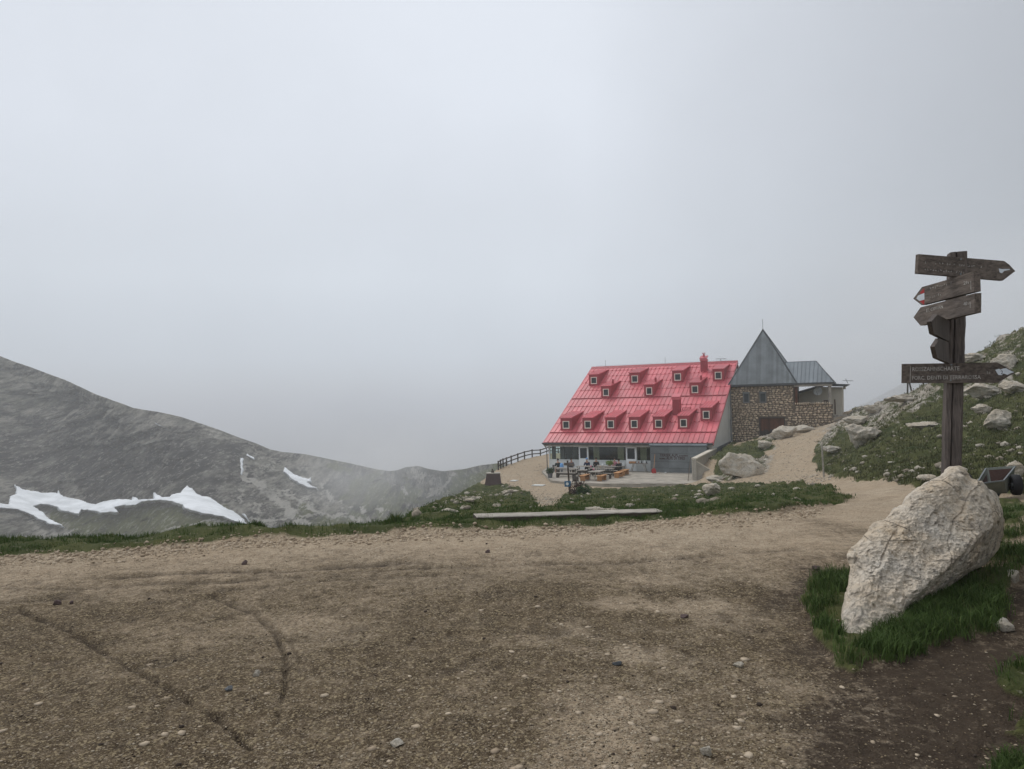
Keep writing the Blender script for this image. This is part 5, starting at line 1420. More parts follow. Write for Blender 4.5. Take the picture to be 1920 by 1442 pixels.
def wheel(c):
    m_ = MB(); n = 32; u1 = np.cross(ax_w, Z); u1 /= np.linalg.norm(u1); prof = [(.6, -.05), (.86, -.062), (1.0, -.045), (1.02, 0), (1.0, .045), (.86, .062), (.6, .05)]
    vs = [c + (u1 * math.cos(k * 2 * math.pi / n) + Z * math.sin(k * 2 * math.pi / n)) * r_w * p_ + ax_w * q_ for k in range(n) for p_, q_ in prof]; kk = len(prof)
    fs = [(i * kk + j, i * kk + j + 1, ((i + 1) % n) * kk + j + 1, ((i + 1) % n) * kk + j) for i in range(n) for j in range(kk - 1)]
    m_.add(vs, fs); t_ = m_.build("tyre", "black_rubber", cart, True)
    m_ = MB()
    for k in range(n):
        a_ = k * 2 * math.pi / n; d_ = u1 * math.cos(a_) + Z * math.sin(a_); e_ = u1 * math.cos(a_ + .2) + Z * math.sin(a_ + .2)
        m_.add([c + d_ * r_w * .62 + ax_w * .045, c + e_ * r_w * .62 + ax_w * .045, c + e_ * r_w * .5 + ax_w * .02, c + d_ * r_w * .5 + ax_w * .02], [(0, 1, 2, 3)])
    for k in range(5):
        a_ = k * 2 * math.pi / 5; d_ = u1 * math.cos(a_) + Z * math.sin(a_); m_.bar(c + ax_w * .02, c + d_ * r_w * .56 + ax_w * .02, .03, .012)
    m_.tube([c - ax_w * .06, c + ax_w * .07], .028, 10); m_.build("wheel_rim", "zinc", t_)
wheel(wc); wheel(wc - ax_w * .62)
mb = MB(); mb.bar(wc - ax_w * .6, wc, .03); mb.bar((botF0 + botF1) / 2 - .02 * Z, (botB0 + botB1) / 2 - .02 * Z, .05, .04); mb.bar((botF0 + botF1) / 2 - .02 * Z, (botF0 + botF1) / 2 + np.array([-.3, -.5, -.1]), .03); mb.build("chassis", "black_rubber", cart)

# ------------------------------------------------------------------ plank bench (half log) on the verge
lg = hit(1062, 993); LD = 9.75
l0, l1 = at(890, 968, LD + .10), at(1236, 956, LD + .62)
l0[2] += .01
Lv = l1 - l0; Ln = np.linalg.norm(Lv); Lt = Lv / Ln; Lw = np.cross(Z, Lt); Lw /= np.linalg.norm(Lw)
log = empty("log_bench", ((l0 + l1) / 2)[:2].tolist() + [gz(*((l0 + l1) / 2)[:2])[0]]); tag(log, "long weathered half log bench on the grass verge above the terrace", "bench")
mb = MB(); n = 60; ringsL = []
for i in range(n + 1):
    t = i / n; c = l0 + Lv * t; w = .30 - .02 * t + .006 * math.sin(t * 23) ; th_ = .10 - .035 * t + .006 * math.sin(t * 17 + 1)
    jt = .005 * fbm(np.array([t * 18.]), 3.3, 0., 3, 5)[0]
    th_ += .05; pr = [(-w * .5, -.012), (-w * .48, .0), (-w * .2, .003), (0, -.002 + jt), (w * .2, .003), (w * .48, .0), (w * .5, -.015), (w * .42, -th_ * .75), (w * .1, -th_), (-w * .2, -th_ * .98), (-w * .44, -th_ * .65)]
    ringsL.append([c + Lw * (a + jt) + Z * (b_ + jt * .5) for a, b_ in pr])
k_ = 11
mb.add([v for r_ in ringsL for v in r_], [(i * k_ + k, i * k_ + (k + 1) % k_, (i + 1) * k_ + (k + 1) % k_, (i + 1) * k_ + k) for i in range(n) for k in range(k_)] + [tuple(range(k_)), tuple(range(n * k_ + k_ - 1, n * k_ - 1, -1))])
mb.mi = []
for i in range(n):
    for k in range(k_): mb.mi.append(0 if k < 5 else 1)
mb.mi += [1, 1]
for f_ in range(len(mb.f)): pass
mb.build("plank", ["wood_log", "wood_log_bark"], log, False)
for t in (.05, .62, .95):
    c = l0 + Lv * t; g0 = gz(c[0], c[1])[0]; m_ = MB(); m_.tube([np.array([c[0], c[1], g0 - .08]), np.array([c[0], c[1], max(c[2] - .07, g0)])], .085, 9); m_.build("support", "wood_log_bark", log)

# ------------------------------------------------------------------ fence at the back of the plateau
FP = [(934, 78.5), (938.5, 79.5), (943, 80.5), (949.5, 82), (958.5, 84), (971, 86.5), (983.5, 89), (998, 91.5), (1013.5, 94), (1030, 96), (1047, 97.5), (1064, 98.5), (1082, 99), (1102, 99)]
fence = empty("fence", at(958, 870, 84)); tag(fence, "two rail timber fence along the edge of the gravel plateau left of the hut", "fence")
fpts = []
for px, d in FP:
    p = at(px, 860, d); p[2] = gz(p[0], p[1])[0]; fpts.append(p)
for p in fpts: m_ = MB(); m_.bar(p - .3 * Z, p + .98 * Z, .15); m_.build("post", "wood_fence", fence)
for i in range(len(fpts) - 1):
    for h in (.86, .42): m_ = MB(); m_.bar(fpts[i] + h * Z - R * .05, fpts[i + 1] + h * Z - R * .05, .06, .12); m_.build("rail", "wood_fence", fence)
# tapered metal box on the edge of the plateau
fb = on_z(926, 909, gz(-1.5, 63)[0]); fb[2] = gz(fb[0], fb[1])[0]
mbx = empty("utility_box", fb); tag(mbx, "rust brown tapered box at the plateau's left edge below the fence", "utility box")
mb = MB(); k = fb[1] / F; c = fb + np.array([0, .8, -.3])
bw, tw_, hh = 1.55, 1.15, 1.35
mb.add([c + np.array([sx * bw * .5 - .1, sy * .6, 0]) for sx, sy in ((-1, -1), (1, -1), (1, 1), (-1, 1))] + [c + np.array([sx * tw_ * .5 - .05, sy * .45, hh]) for sx, sy in ((-1, -1), (1, -1), (1, 1), (-1, 1))], [(0, 1, 5, 4), (1, 2, 6, 5), (2, 3, 7, 6), (3, 0, 4, 7), (4, 5, 6, 7)]); mb.build("body", "corten", mbx)
mb = MB(); mb.cbox(c + np.array([-.05, 0, hh]), tw_ + .08, 1.0, .07); mb.build("lid", "concrete", mbx)
mb = MB(); mb.tube([c + np.array([-.1, 0, hh + .07]), c + np.array([-.1, 0, hh + .2]), c + np.array([-.12, 0, hh + .33]), c + np.array([-.12, 0, hh + .4])], [.14, .12, .05, .06], 8); mb.build("cap", "interior_wood", mbx)
for px, py, w, lab in ((964, 902.5, .55, "small pale manhole slab on the plateau, nearer the tapered box"), (1010, 911, 1.0, "larger pale manhole slab on the plateau left of the signed pole")):
    p = hit(px, py); m_ = MB(); m_.cbox(p + .02 * Z, w, .7, .06, -ALPHA); o = m_.build("manhole_cover", "render_pale"); tag(o, lab, "manhole cover")
# pole with a blue sign
p = hit(1068.5, 925); pole = empty("trail_sign", p); tag(pole, "thin brown pole with a small blue sign in front of the terrace", "trail sign")
k = p[1] / F
mb = MB(); mb.tube([p - .2 * Z, p + 61 * k * Z - np.array([.1, 0, 0])], .055, 8); mb.build("pole", "interior_wood", pole)
mb = MB(); mb.box(p + np.array([-.34, -.10, 12.5 * k]), np.array([.42, 0, 0]), np.array([0, .04, 0]), 10.5 * k * Z); bs_ = mb.build("sign_plate", "blue_sign", pole)
mb = MB(); mb.tube([p + np.array([-.16, -.115, 18 * k]), p + np.array([-.16, -.10, 18 * k])], .10, 12); mb.build("painted_mark", "dish_white", bs_)
mb = MB(); mb.bar(p + np.array([-.35, -.06, 55 * k]), p + np.array([.32, -.06, 53 * k]), .05, .18); mb.build("arrow_board", "wood_weathered", pole)
# scrubby shrub and rocks by the pole
def leafball(name, c, rad, n, size, mat, label, cat, stems=5, parent=None, hang=0.0, zs=1.0):
    rg = np.random.default_rng(int(abs(c[0] * 31 + c[1] * 17)) + n)
    root = empty(name, c) if parent is None else parent
    u = rg.normal(size=(n, 3)); u /= np.linalg.norm(u, axis=1)[:, None]; r_ = rg.uniform(.25, 1, n) ** .5
    P = u * r_[:, None] * rad * [1, 1, zs]; P[:, 2] = np.abs(P[:, 2]) 
    clump = 1 + .35 * fbm(P[:, 0] * 3 / rad, P[:, 1] * 3 / rad, P[:, 2] * 3 / rad, 2, 3); P *= clump[:, None]
    a = rg.normal(size=(n, 3)); a /= np.linalg.norm(a, axis=1)[:, None]; b_ = np.cross(a, rg.normal(size=(n, 3))); b_ /= np.linalg.norm(b_, axis=1)[:, None]
    s = size * rg.uniform(.6, 1.3, n)[:, None]
    Vt = np.stack([P - a * s, P + b_ * s * .45, P + a * s, P - b_ * s * .45], 1).reshape(-1, 3) + c
    o = mesh_np("foliage", Vt, np.arange(4 * n).reshape(-1, 4), None, [mat], False, root)
    m_ = MB()
    for k in range(stems):
        d_ = rg.normal(size=3); d_[2] = abs(d_[2]) + .8; d_ /= np.linalg.norm(d_); m_.tube([c - np.array([0, 0, .05]), c + d_ * rad * .5, c + d_ * rad * .9 * [1, 1, zs]], [rad * .05, rad * .035, rad * .01], 5)
    m_.build("stem", "interior_wood", root)
    if parent is None: tag(root, label, cat)
    return root
p = hit(1085, 927); leafball("shrub", p, .55, 900, .06, "leaf_dark_red", "small dark reddish shrub beside the blue signed pole", "shrub", zs=1.4)
p = hit(1095, 927); leafball("shrub", p, .45, 700, .06, "leaf", "low green shrub just right of the dark reddish one", "shrub")
rock(1076, 926, 14, 8, 51, "white stone between the signed pole and the shrub", name="stone", sub=4)
# tripod posts on the skyline
for i, (px, d_, lab, two) in enumerate(((1700, 58, "splayed pair of thin posts on the skyline under the lowest board", True), (1730, 57, "single thin post on the skyline left of the signpost", False))):
    x_, y_ = U_OF(px) * d_, d_; zb = gz(x_, y_)[0]; k = d_ / F; b0_ = np.array([x_, y_, zb])
    m_ = MB(); m_.bar(b0_ - .3 * Z, b0_ + np.array([.1, 0, 34 * k]), .09)
    if two: m_.bar(b0_ - .3 * Z + np.array([.5, 0, 0]), b0_ + np.array([.12, 0, 34 * k]), .09)
    o = m_.build("trail_post", "wood_fence"); tag(o, lab, "post")
# marker stick beside the track and a pale offcut
p = hit(1545, 895); m_ = MB(); m_.bar(p - .1 * Z, p + np.array([-.05, 0, 1.35]), .05); o = m_.build("marker_stake", "wood_grey"); tag(o, "thin wooden stake at the edge of the track below the slope", "stake")
p = hit(1668, 871); m_ = MB(); m_.box(p + .04 * Z, np.array([.72, .02, .01]), np.array([0, .12, 0]), .03 * Z); o = m_.build("board_offcut", "render_cream"); tag(o, "pale board lying in the grass left of the signpost", "board")

# ------------------------------------------------------------------ terrace furniture
TZ = DECKZ + DZ + .002
def G(px, py): p = on_z(px, py, TZ) - HO; return float(p @ E), float(p @ R)
def DPt(a, b_, h=0.0): q_ = HO + a * E + b_ * R; q_[2] = TZ + h; return q_
def slab_leg_table(a, b_, L_, W_, H, mat, label, cat, group=None, name="table", n=3, legs="post", along=E, across=R):
    root = empty(name, DPt(a + L_ / 2, b_), -ALPHA) if along is E else empty(name, DPt(a, b_), -ALPHA)
    o0 = DPt(a, b_)
    for i in range(n):
        m_ = MB(); m_.box(o0 + across * (W_ * i / n + .006) + Z * (H - .05), along * L_, across * (W_ / n - .012), .045 * Z); m_.build("plank", mat, root)
    if legs == "post":  # legs and stretcher in dark wood: shade under the tabletop put into colour
        for s in (.08, .92):
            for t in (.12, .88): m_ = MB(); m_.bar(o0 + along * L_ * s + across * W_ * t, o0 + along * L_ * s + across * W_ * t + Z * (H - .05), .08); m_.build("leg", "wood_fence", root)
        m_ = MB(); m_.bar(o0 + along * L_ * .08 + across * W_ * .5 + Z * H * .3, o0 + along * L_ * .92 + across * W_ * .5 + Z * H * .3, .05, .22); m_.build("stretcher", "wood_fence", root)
    elif legs == "splay":
        for s, e_ in ((.2, .06), (.8, .94)):
            for t in (.15, .85): m_ = MB(); m_.bar(o0 + along * L_ * e_ + across * W_ * t, o0 + along * L_ * s + across * W_ * t + Z * (H - .05), .06); m_.build("leg", mat, root)
    else:
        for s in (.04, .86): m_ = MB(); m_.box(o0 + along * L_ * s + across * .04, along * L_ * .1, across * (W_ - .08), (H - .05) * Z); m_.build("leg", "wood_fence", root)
    tag(root, label, cat, group); return root
def table_px(x0, x1, py, H, W_, label, cat="table", **kw):
    a0, b0 = G(x0, py); a1, _ = G(x1, py); return slab_leg_table(a0, b0, a1 - a0, W_, H, "wood_grey", label, cat, **kw)
GT, GB = "grey wooden tables on the terrace", "grey wooden benches on the terrace"
table_px(1041, 1081, 895.6, .46, .34, "long grey bench nearest the left corner of the terrace, in front", "bench", group=GB, name="bench", n=2, legs="slab")
table_px(1040, 1086, 893.2, .76, .8, "long grey table at the left corner of the terrace", group=GT)
table_px(1042, 1080, 888.6, .46, .34, "grey bench behind the left corner table, where a person in dark green sits", "bench", group=GB, name="bench", n=2, legs="slab")
table_px(1120, 1147, 897, .46, .34, "grey bench between the two front light wood stools", "bench", group=GB, name="bench", n=2, legs="slab")
table_px(1103, 1152, 893.5, .76, .8, "long grey table in the middle of the terrace", group=GT)
table_px(1082, 1100, 897.5, .76, .7, "short grey table left of the small upright table", group=GT)
table_px(1116, 1165, 889.3, .76, .8, "rear grey table carrying the yellow green bag", group=GT)
table_px(1080, 1107, 889.5, .76, .75, "rear grey table in front of the blue capped person", group=GT)
table_px(1143, 1158, 891.5, .46, .34, "short grey bench between the light wood stools at the right", "bench", group=GB, name="bench", n=2, legs="slab")
a0, b0 = G(1102, 901); slab_leg_table(a0, b0, 1.05, 1.9, .76, "wood_grey", "small grey table seen end on between two light wood stools", "table", GT, "table", 3, "splay")
for i, (px, py, lab) in enumerate(((1088, 901.6, "light wood stool at the left of the front row"), (1119.7, 902.3, "light wood stool at the front, right of the end on table"), (1151.8, 896.2, "light wood stool third from the left, beside the short grey bench"), (1163.5, 891.7, "light wood stool farthest right and farthest back"))):
    a0, b0 = G(px, py); root = empty("stool", DPt(a0 + .22, b0 + .6), -ALPHA)
    m_ = MB(); m_.box(DPt(a0 - .06, b0 - .1, .42), .54 * E, 1.45 * R, .05 * Z); m_.build("seat", "wood_orange", root)
    for bb_ in (.0, 1.15): m_ = MB(); m_.box(DPt(a0, b0 + bb_, 0), .42 * E, .06 * R, .42 * Z); m_.build("leg", "wood_orange", root)
    m_ = MB(); m_.box(DPt(a0 + .18, b0 + .06, .22), .05 * E, 1.09 * R, .16 * Z); m_.build("stretcher", "wood_orange", root)
    tag(root, lab, "stool", "light wood stools on the terrace")
# serving table against the wall
a0, _ = G(1182, 884); a1, _ = G(1216, 884); b0 = front_b - .95
slab_leg_table(a0, b0, a1 - a0, .6, .80, "wood_grey", "narrow serving table against the wall right of the second door", "table", None, "table", 2, "splay")
r_ = empty("wooden_crate", DPt(a0 + .1, b0 + .3, .8), -ALPHA); m_ = MB(); q0_ = DPt(a0 - .05, b0 + .05, .80)
for s in ((0, 0, .62, .02), (0, .38, .62, .02)): m_.box(q0_ + s[0] * E + s[1] * R, .62 * E, .02 * R, .16 * Z)
m_.box(q0_, .02 * E, .4 * R, .16 * Z); m_.box(q0_ + .6 * E, .02 * E, .4 * R, .16 * Z); m_.box(q0_, .62 * E, .4 * R, .015 * Z); m_.build("box", "wood_orange", r_); tag(r_, "small light wood crate at the left end of the serving table", "crate")
for i, (dx_, hgt, mt_, lab) in enumerate(((.85, .22, "cloth_tan", "brown jar left of the bottles on the serving table"), (1.15, .28, "cloth_black", "dark bottle in the middle of the serving table"), (1.42, .3, "dish_white", "white bottle on the serving table"), (1.62, .24, "cloth_black", "short dark pot at the right end of the serving table"))):
    q_ = DPt(a0 + dx_, b0 + .3, .80); m_ = MB(); m_.tube([q_, q_ + Z * hgt * .6, q_ + Z * hgt * .75, q_ + Z * hgt], [.06, .06, .025, .025], 8); o = m_.build("bottle" if "bottle" in lab else "jar", mt_, None, True); tag(o, lab, "bottle" if "bottle" in lab else "jar")
# crate in front, planter, wall bench
a0, b0 = G(1073.3, 903); r_ = empty("wooden_crate", DPt(a0, b0), -ALPHA); m_ = MB(); q0_ = DPt(a0, b0)
for h in (.0, .14, .28): 
    m_.box(q0_ + h * Z, .42 * E, .025 * R, .1 * Z); m_.box(q0_ + .38 * R + h * Z, .42 * E, .025 * R, .1 * Z)
for s in (0, .38): m_.box(q0_ + s * E + .025 * R, .03 * E, .355 * R, .38 * Z)
m_.build("slat_box", "wood_fence", r_); tag(r_, "dark slatted crate standing at the terrace edge behind the signed pole", "crate")
a0, b0 = G(1031.5, 895.5); q_ = DPt(a0, b0); r_ = empty("potted_plant", q_); m_ = MB(); m_.tube([q_, q_ + .4 * Z], [.2, .26], 10); m_.build("pot", "steel_grey", r_); leafball("x", q_ + .4 * Z, .34, 700, .06, "leaf", "", "", 4, r_, zs=1.5)
tag(r_, "tall potted plant at the left front corner of the terrace", "potted plant")
a0, b0 = G(1033, 885); r_ = empty("bench", DPt(a0, b0), -ALPHA)
m_ = MB(); m_.box(DPt(a0, b0 + .3, .42), 1.0 * E, .42 * R, .05 * Z); m_.build("seat", "wood_grey", r_); m_ = MB(); m_.box(DPt(a0, b0 + .28, .68), 1.0 * E, .04 * R, .34 * Z); m_.build("backrest", "panel_grey", r_)
for s in (.04, .9): m_ = MB(); m_.box(DPt(a0 + s, b0 + .3, 0), .06 * E, .4 * R, .68 * Z); m_.build("leg", "steel_grey", r_)
tag(r_, "pale backed bench at the left corner beside the potted plant", "bench")
a0, a1 = fA(1118), fA(1172); r_ = empty("bench", DPt(a0, .0), -ALPHA)
m_ = MB(); m_.box(DPt(a0, -.05, .42), (a1 - a0) * E, .45 * R, .05 * Z); m_.build("seat", "wood_grey", r_); m_ = MB(); m_.box(DPt(a0, .38, .45), (a1 - a0) * E, .05 * R, .4 * Z); m_.build("backrest", "panel_grey", r_)
for i in range(4): m_ = MB(); m_.box(DPt(a0 + (a1 - a0 - .1) * i / 3, -.02, 0), .1 * E, .38 * R, .42 * Z); m_.build("leg", "wood_grey", r_)
tag(r_, "long bench against the glazed wall between the two doors", "bench")
# things on the tables
a0, b0 = G(1141, 889); q_ = DPt(a0, b0 + .4, .76); r_ = leafball("flower_bowl", q_ + .1 * Z, .34, 500, .07, "leaf_bright", "yellow green plant bowl on the rear table", "plant"); m_ = MB(); m_.tube([q_, q_ + .14 * Z], [.12, .18], 10); m_.build("bowl", "wood_orange", r_)
for px, py, h, mt_, lab in ((1106, 893, .76, "cloth_pink", "pink menu holder on the middle table"), (1124, 893.5, .76, "curtain", "beige jug on the middle table"), (1128, 889.5, .76, "dish_white", "white cup on the rear table"), (1111, 899, .76, "cloth_pink", "small red and white box on the end on table")):
    a0, b0 = G(px, py); q_ = DPt(a0, b0 + .35, h); m_ = MB(); m_.tube([q_, q_ + .12 * Z, q_ + .2 * Z], [.07, .08, .05], 8); o = m_.build("table_item", mt_, None, True); tag(o, lab, lab.split()[-4] if False else ("cup" if "cup" in lab else "jug" if "jug" in lab else "box" if "box" in lab else "menu holder")); o.name = {"cup": "cup", "jug": "jug", "box": "box", "menu holder": "menu_holder"}[o["category"]]
# shovel, rod, small things by the annex
a0, b0 = G(1226, 887.5); q_ = DPt(a0, b0); top_ = HP(A_on(1228, 852, -.3)[0], -.3, A_on(1228, 852, -.3)[1])
r_ = empty("shovel", q_); m_ = MB(); m_.tube([q_ + .35 * Z, top_], .025, 6); m_.build("handle", "wood_orange", r_)
m_ = MB(); bl_ = [(-.20, 0), (-.22, .25), (-.14, .40), (0, .46), (.14, .40), (.22, .25), (.20, 0), (0, -.03)]; m_.prism([q_ + E * x + Z * (y + .02) for x, y in bl_], .03 * R); m_.build("blade", "red_paint", r_); tag(r_, "red bladed snow shovel leaning on the annex wall", "shovel")
for px, lab in ((1236, "grey pebble on the terrace by the shovel"), (1248, "white ball on the terrace right of the shovel")):
    a0, b0 = G(px, 887.5); v, f = rock_verts(int(px), (.13, .1, .09), 2, .1); o = mesh_np("stone" if px == 1236 else "ball", v, None, f, ["dish_white" if px == 1248 else "limestone_small"], True); o.location = V3(DPt(a0, b0, .06)); tag(o, lab, "stone" if px == 1236 else "ball")
a0, b0 = G(1290, 902); m_ = MB(); m_.bar(DPt(a0, b0), HP(A_on(1299, 870, -.3)[0] - .1, -.6, 1.5), .05); o = m_.build("broomstick", "interior_wood"); tag(o, "thin dark stick leaning against the retaining wall", "stick")

# ------------------------------------------------------------------ people on the terrace
def skin(name, pts, edges, radii, mat, parent, root=0, sub=1):
    me = bpy.data.meshes.new(name); me.from_pydata([tuple(p) for p in pts], edges, []); me.materials.append(MATS[mat])
    o = bpy.data.objects.new(name, me); link(o, parent)
    md = o.modifiers.new("skin", 'SKIN'); md.use_smooth_shade = True
    for i, r_ in enumerate(radii): me.skin_vertices[0].data[i].radius = (r_, r_); me.skin_vertices[0].data[i].use_root = (i == root)
    s = o.modifiers.new("sub", 'SUBSURF'); s.levels = sub; s.render_levels = sub
    return o
def person(a, b_, facing, top, trousers, label, lean=.0, hat=None, seat=.47, hairm="hair"):
    base = DPt(a, b_); root = empty("person", base); tag(root, label, "person")
    fx = np.array([math.sin(facing), math.cos(facing), 0]); sx = np.array([math.cos(facing), -math.sin(facing), 0])
    P = lambda s, f, h: base + sx * s + fx * f + Z * h
    ln = lean
    J = [P(0, 0, seat + .08), P(0, .04 + ln * .3, seat + .32), P(0, .06 + ln * .7, seat + .52), P(0, .08 + ln, seat + .64), P(0, .11 + ln * 1.1, seat + .72),          # pelvis spine chest neck jaw
         P(.19, .06 + ln * .7, seat + .50), P(.25, .16 + ln, seat + .25), P(.14, .40 + ln, seat + .28), P(-.19, .06 + ln * .7, seat + .50), P(-.25, .16 + ln, seat + .25), P(-.14, .40 + ln, seat + .28),
         P(.1, .06, seat + .05), P(.12, .46, seat + .06), P(.12, .48, .09), P(.13, .62, .04), P(-.1, .06, seat + .05), P(-.12, .46, seat + .06), P(-.12, .48, .09), P(-.13, .62, .04), P(0, .12 + ln * 1.1, seat + .85)]
    ed = [(0, 1), (1, 2), (2, 3), (3, 4), (2, 5), (5, 6), (6, 7), (2, 8), (8, 9), (9, 10), (0, 11), (11, 12), (12, 13), (13, 14), (0, 15), (15, 16), (16, 17), (17, 18), (4, 19)]
    rd = [.13, .12, .13, .05, .075, .065, .045, .035, .065, .045, .035, .08, .065, .05, .045, .08, .065, .05, .045, .085]
    skin("body", J, ed, rd, "skin", root)
    T = [0, 1, 2, 5, 6, 7, 8, 9, 10]; mp = {k: i for i, k in enumerate(T)}
    te = [(0, 1), (1, 2), (2, 5), (5, 6), (2, 8), (8, 9)]; TJ = [J[k] for k in T]; TJ[5] = J[6] + (J[7] - J[6]) * .8; TJ[8] = J[9] + (J[10] - J[9]) * .8
    skin("jacket", TJ, [(mp[x], mp[y]) for x, y in te] + [(mp[6], mp[7]), (mp[9], mp[10])], [.17, .165, .165, .10, .075, .06, .10, .075, .06], top, root)
    T = [0, 11, 12, 13, 15, 16, 17]; mp = {k: i for i, k in enumerate(T)}
    skin("trousers", [J[k] for k in T], [(mp[x], mp[y]) for x, y in ((0, 11), (11, 12), (12, 13), (0, 15), (15, 16), (16, 17))], [.15, .11, .085, .065, .11, .085, .065], trousers, root)
    hc = J[19] - fx * .03 + Z * .03
    v, f = ICO[2]; v = v * [.115, .125, .12]; keep = [t for t in f if (v[t].mean(0)[2] > -.02 or (v[t].mean(0) @ np.array([0, 1, 0])) < -.03)]
    ang = -facing; ca, sa = math.cos(ang), math.sin(ang); vv = np.stack([v[:, 0] * ca - v[:, 1] * sa, v[:, 0] * sa + v[:, 1] * ca, v[:, 2]], 1) + hc
    mesh_np("cap" if hat else "hair", vv, None, keep, [hat or hairm], True, root)
    # nose and ears
    m_ = MB(); m_.tube([J[19] + fx * .085 - Z * .02, J[19] + fx * .12 - Z * .035], [.018, .012], 6); m_.build("nose", "skin", root)
    return root
PI = math.pi
def pp(px, py, **k):
    a, b_ = G(px, py); return dict(a=a, b_=b_, **k)
toV = PI - .0
person(*G(1047, 888), PI * .93 + PI, "cloth_dark_green", "cloth_tan", "person in a dark green jacket sitting with back turned at the left corner table")
person(*G(1071.5, 887), PI, "cloth_navy", "cloth_grey", "person in navy sitting at the left table behind the signed pole", .05)
person(*G(1102, 886.5), PI * 1.1, "cloth_navy", "cloth_black", "person in a light blue cap leaning forward over the rear table", .16, "cloth_blue")
person(*G(1118, 885.8), PI, "cloth_black", "cloth_black", "dark haired person in black beside the blue capped one", .02)
person(*G(1152, 886), PI * .95, "cloth_pink", "cloth_black", "person in a pink top sitting at the rear table", .05)
person(*G(1162, 889.5), -.35, "cloth_black", "cloth_black", "broad person in black seen from behind, next to the person in pink", .03)
m_ = MB(); a0, b0 = G(1053.5, 888.5); q_ = DPt(a0, b0, .47); m_.tube([q_, q_ + .15 * Z, q_ + .45 * Z, q_ + .55 * Z], [.17, .2, .17, .08], 10); o = m_.build("backpack", "cloth_blue", None, True); tag(o, "blue backpack on the bench beside the person in dark green", "backpack")
a0, b0 = G(1110, 888.5); m_ = MB(); q_ = DPt(a0, b0, .0); m_.tube([q_, q_ + .25 * Z, q_ + .6 * Z, q_ + .75 * Z], [.2, .24, .2, .09], 10); o = m_.build("backpack", "cloth_black", None, True); tag(o, "black backpack standing between the rear tables", "backpack")

# ------------------------------------------------------------------ gravel, scattered rocks, grass
Zg = zf_.reshape(NY, NU); GM = gm.reshape(NY, NU); SO = soil.reshape(NY, NU); PXg, PYg = PX.reshape(NY, NU), PY.reshape(NY, NU); RKg = rk.reshape(NY, NU); MU = dirt.reshape(NY, NU)
def pick(n, wt, rg):
    w = wt[:-1, :-1].ravel().astype(float); w = w / w.sum(); c = rg.choice(len(w), n, p=w); j, i = np.divmod(c, NU - 1)
    a, b_ = rg.random(n), rg.random(n)
    u = u_all[i] * (1 - a) + u_all[i + 1] * a; y = y_all[j] * (1 - b_) + y_all[j + 1] * b_; x = u * y
    z = (Zg[j, i] * (1 - a) + Zg[j, i + 1] * a) * (1 - b_) + (Zg[j + 1, i] * (1 - a) + Zg[j + 1, i + 1] * a) * b_
    return x, y, z, j, i
inframe = (PXg > -120) & (PXg < 2050) & (PYg < 1560)
Yg = np.tile(y_all[:, None], (1, NU))
def pebbles(name, n, wt, smin, smax, mat, label, seed, flat=.38, octa=False):
    rg = np.random.default_rng(seed); x, y, z, j, i = pick(n, wt, rg)
    base, f = (ICO[1][0], ICO[1][1])
    if octa: base = np.array([(1, 0, 0), (0, 1, 0), (-1, 0, 0), (0, -1, 0), (.1, .1, 1), (0, 0, -1)], float); f = np.array([(0, 1, 4), (1, 2, 4), (2, 3, 4), (3, 0, 4), (1, 0, 5), (2, 1, 5), (3, 2, 5), (0, 3, 5)])
    s = smin * (smax / smin) ** (rg.random(n) ** 2.2)
    ang = rg.uniform(0, 2 * PI, n); ca, sa = np.cos(ang), np.sin(ang)
    jit_ = rg.uniform(.7, 1.25, (n, len(base), 3))
    B = base[None] * jit_ * s[:, None, None] * np.array([1, .75, flat])
    Vt = np.stack([B[..., 0] * ca[:, None] - B[..., 1] * sa[:, None] + x[:, None], B[..., 0] * sa[:, None] + B[..., 1] * ca[:, None] + y[:, None], B[..., 2] + (z + s * flat * .25)[:, None]], -1).reshape(-1, 3)
    T = (f[None] + (np.arange(n) * len(base))[:, None, None]).reshape(-1, 3)
    o = mesh_np(name, Vt, None, T, [mat], False, None, {"tint": np.repeat(rg.random(n), len(base))}); tag(o, label, None, None, "stuff"); return o
b = NB("slope_stone"); t = b.attr("tint"); c = b.mix(b.rng(t, 0, 1), (.24, .20, .15), (.52, .47, .39)); c = b.mix(b.rng(b.noise(9, 5), .4, .65, 0, .5), c, (.15, .135, .11)); b.fin(c, .92, b.bump(b.noise(14, 4), .6, .05), spec=.1)
b = NB("pebble"); t = b.attr("tint"); c = b.mix(b.rng(t, 0, 1), (.22, .17, .115), (.52, .44, .33)); c = b.mix(b.rng(t, .965, .97), c, (.07, .055, .045)); c = b.mix(b.rng(b.noise(30, 4), .35, .65, 0, .35), c, (.12, .09, .065)); b.fin(c, .9, spec=.1)
b = NB("pebble_edge"); t = b.attr("tint"); c = b.mix(b.rng(t, 0, 1), (.27, .205, .14), (.58, .48, .36)); c = b.mix(b.rng(b.noise(25, 4), .4, .65, 0, .4), c, (.16, .12, .085)); b.fin(c, .92, spec=.1)
simple("clod", (.045, .032, .024), .95, .2, 10)
b = NB("pebble_soil"); t = b.attr("tint"); c = b.mix(b.rng(t, 0, 1), (.085, .060, .038), (.34, .27, .175)); c = b.mix(b.rng(t, .90, .92), c, (.035, .026, .02)); b.fin(c, .95, spec=.05)
gravel_w = (1 - GM) * inframe
pebbles("gravel", 48000, gravel_w * (Yg < 12) * (1 - SO * .75) * (1 - .85 * MU) * np.clip((Yg / 6) ** -.3, .3, 2), .003, .012, "pebble", "loose pale chippings over the turning area", 301, octa=True)
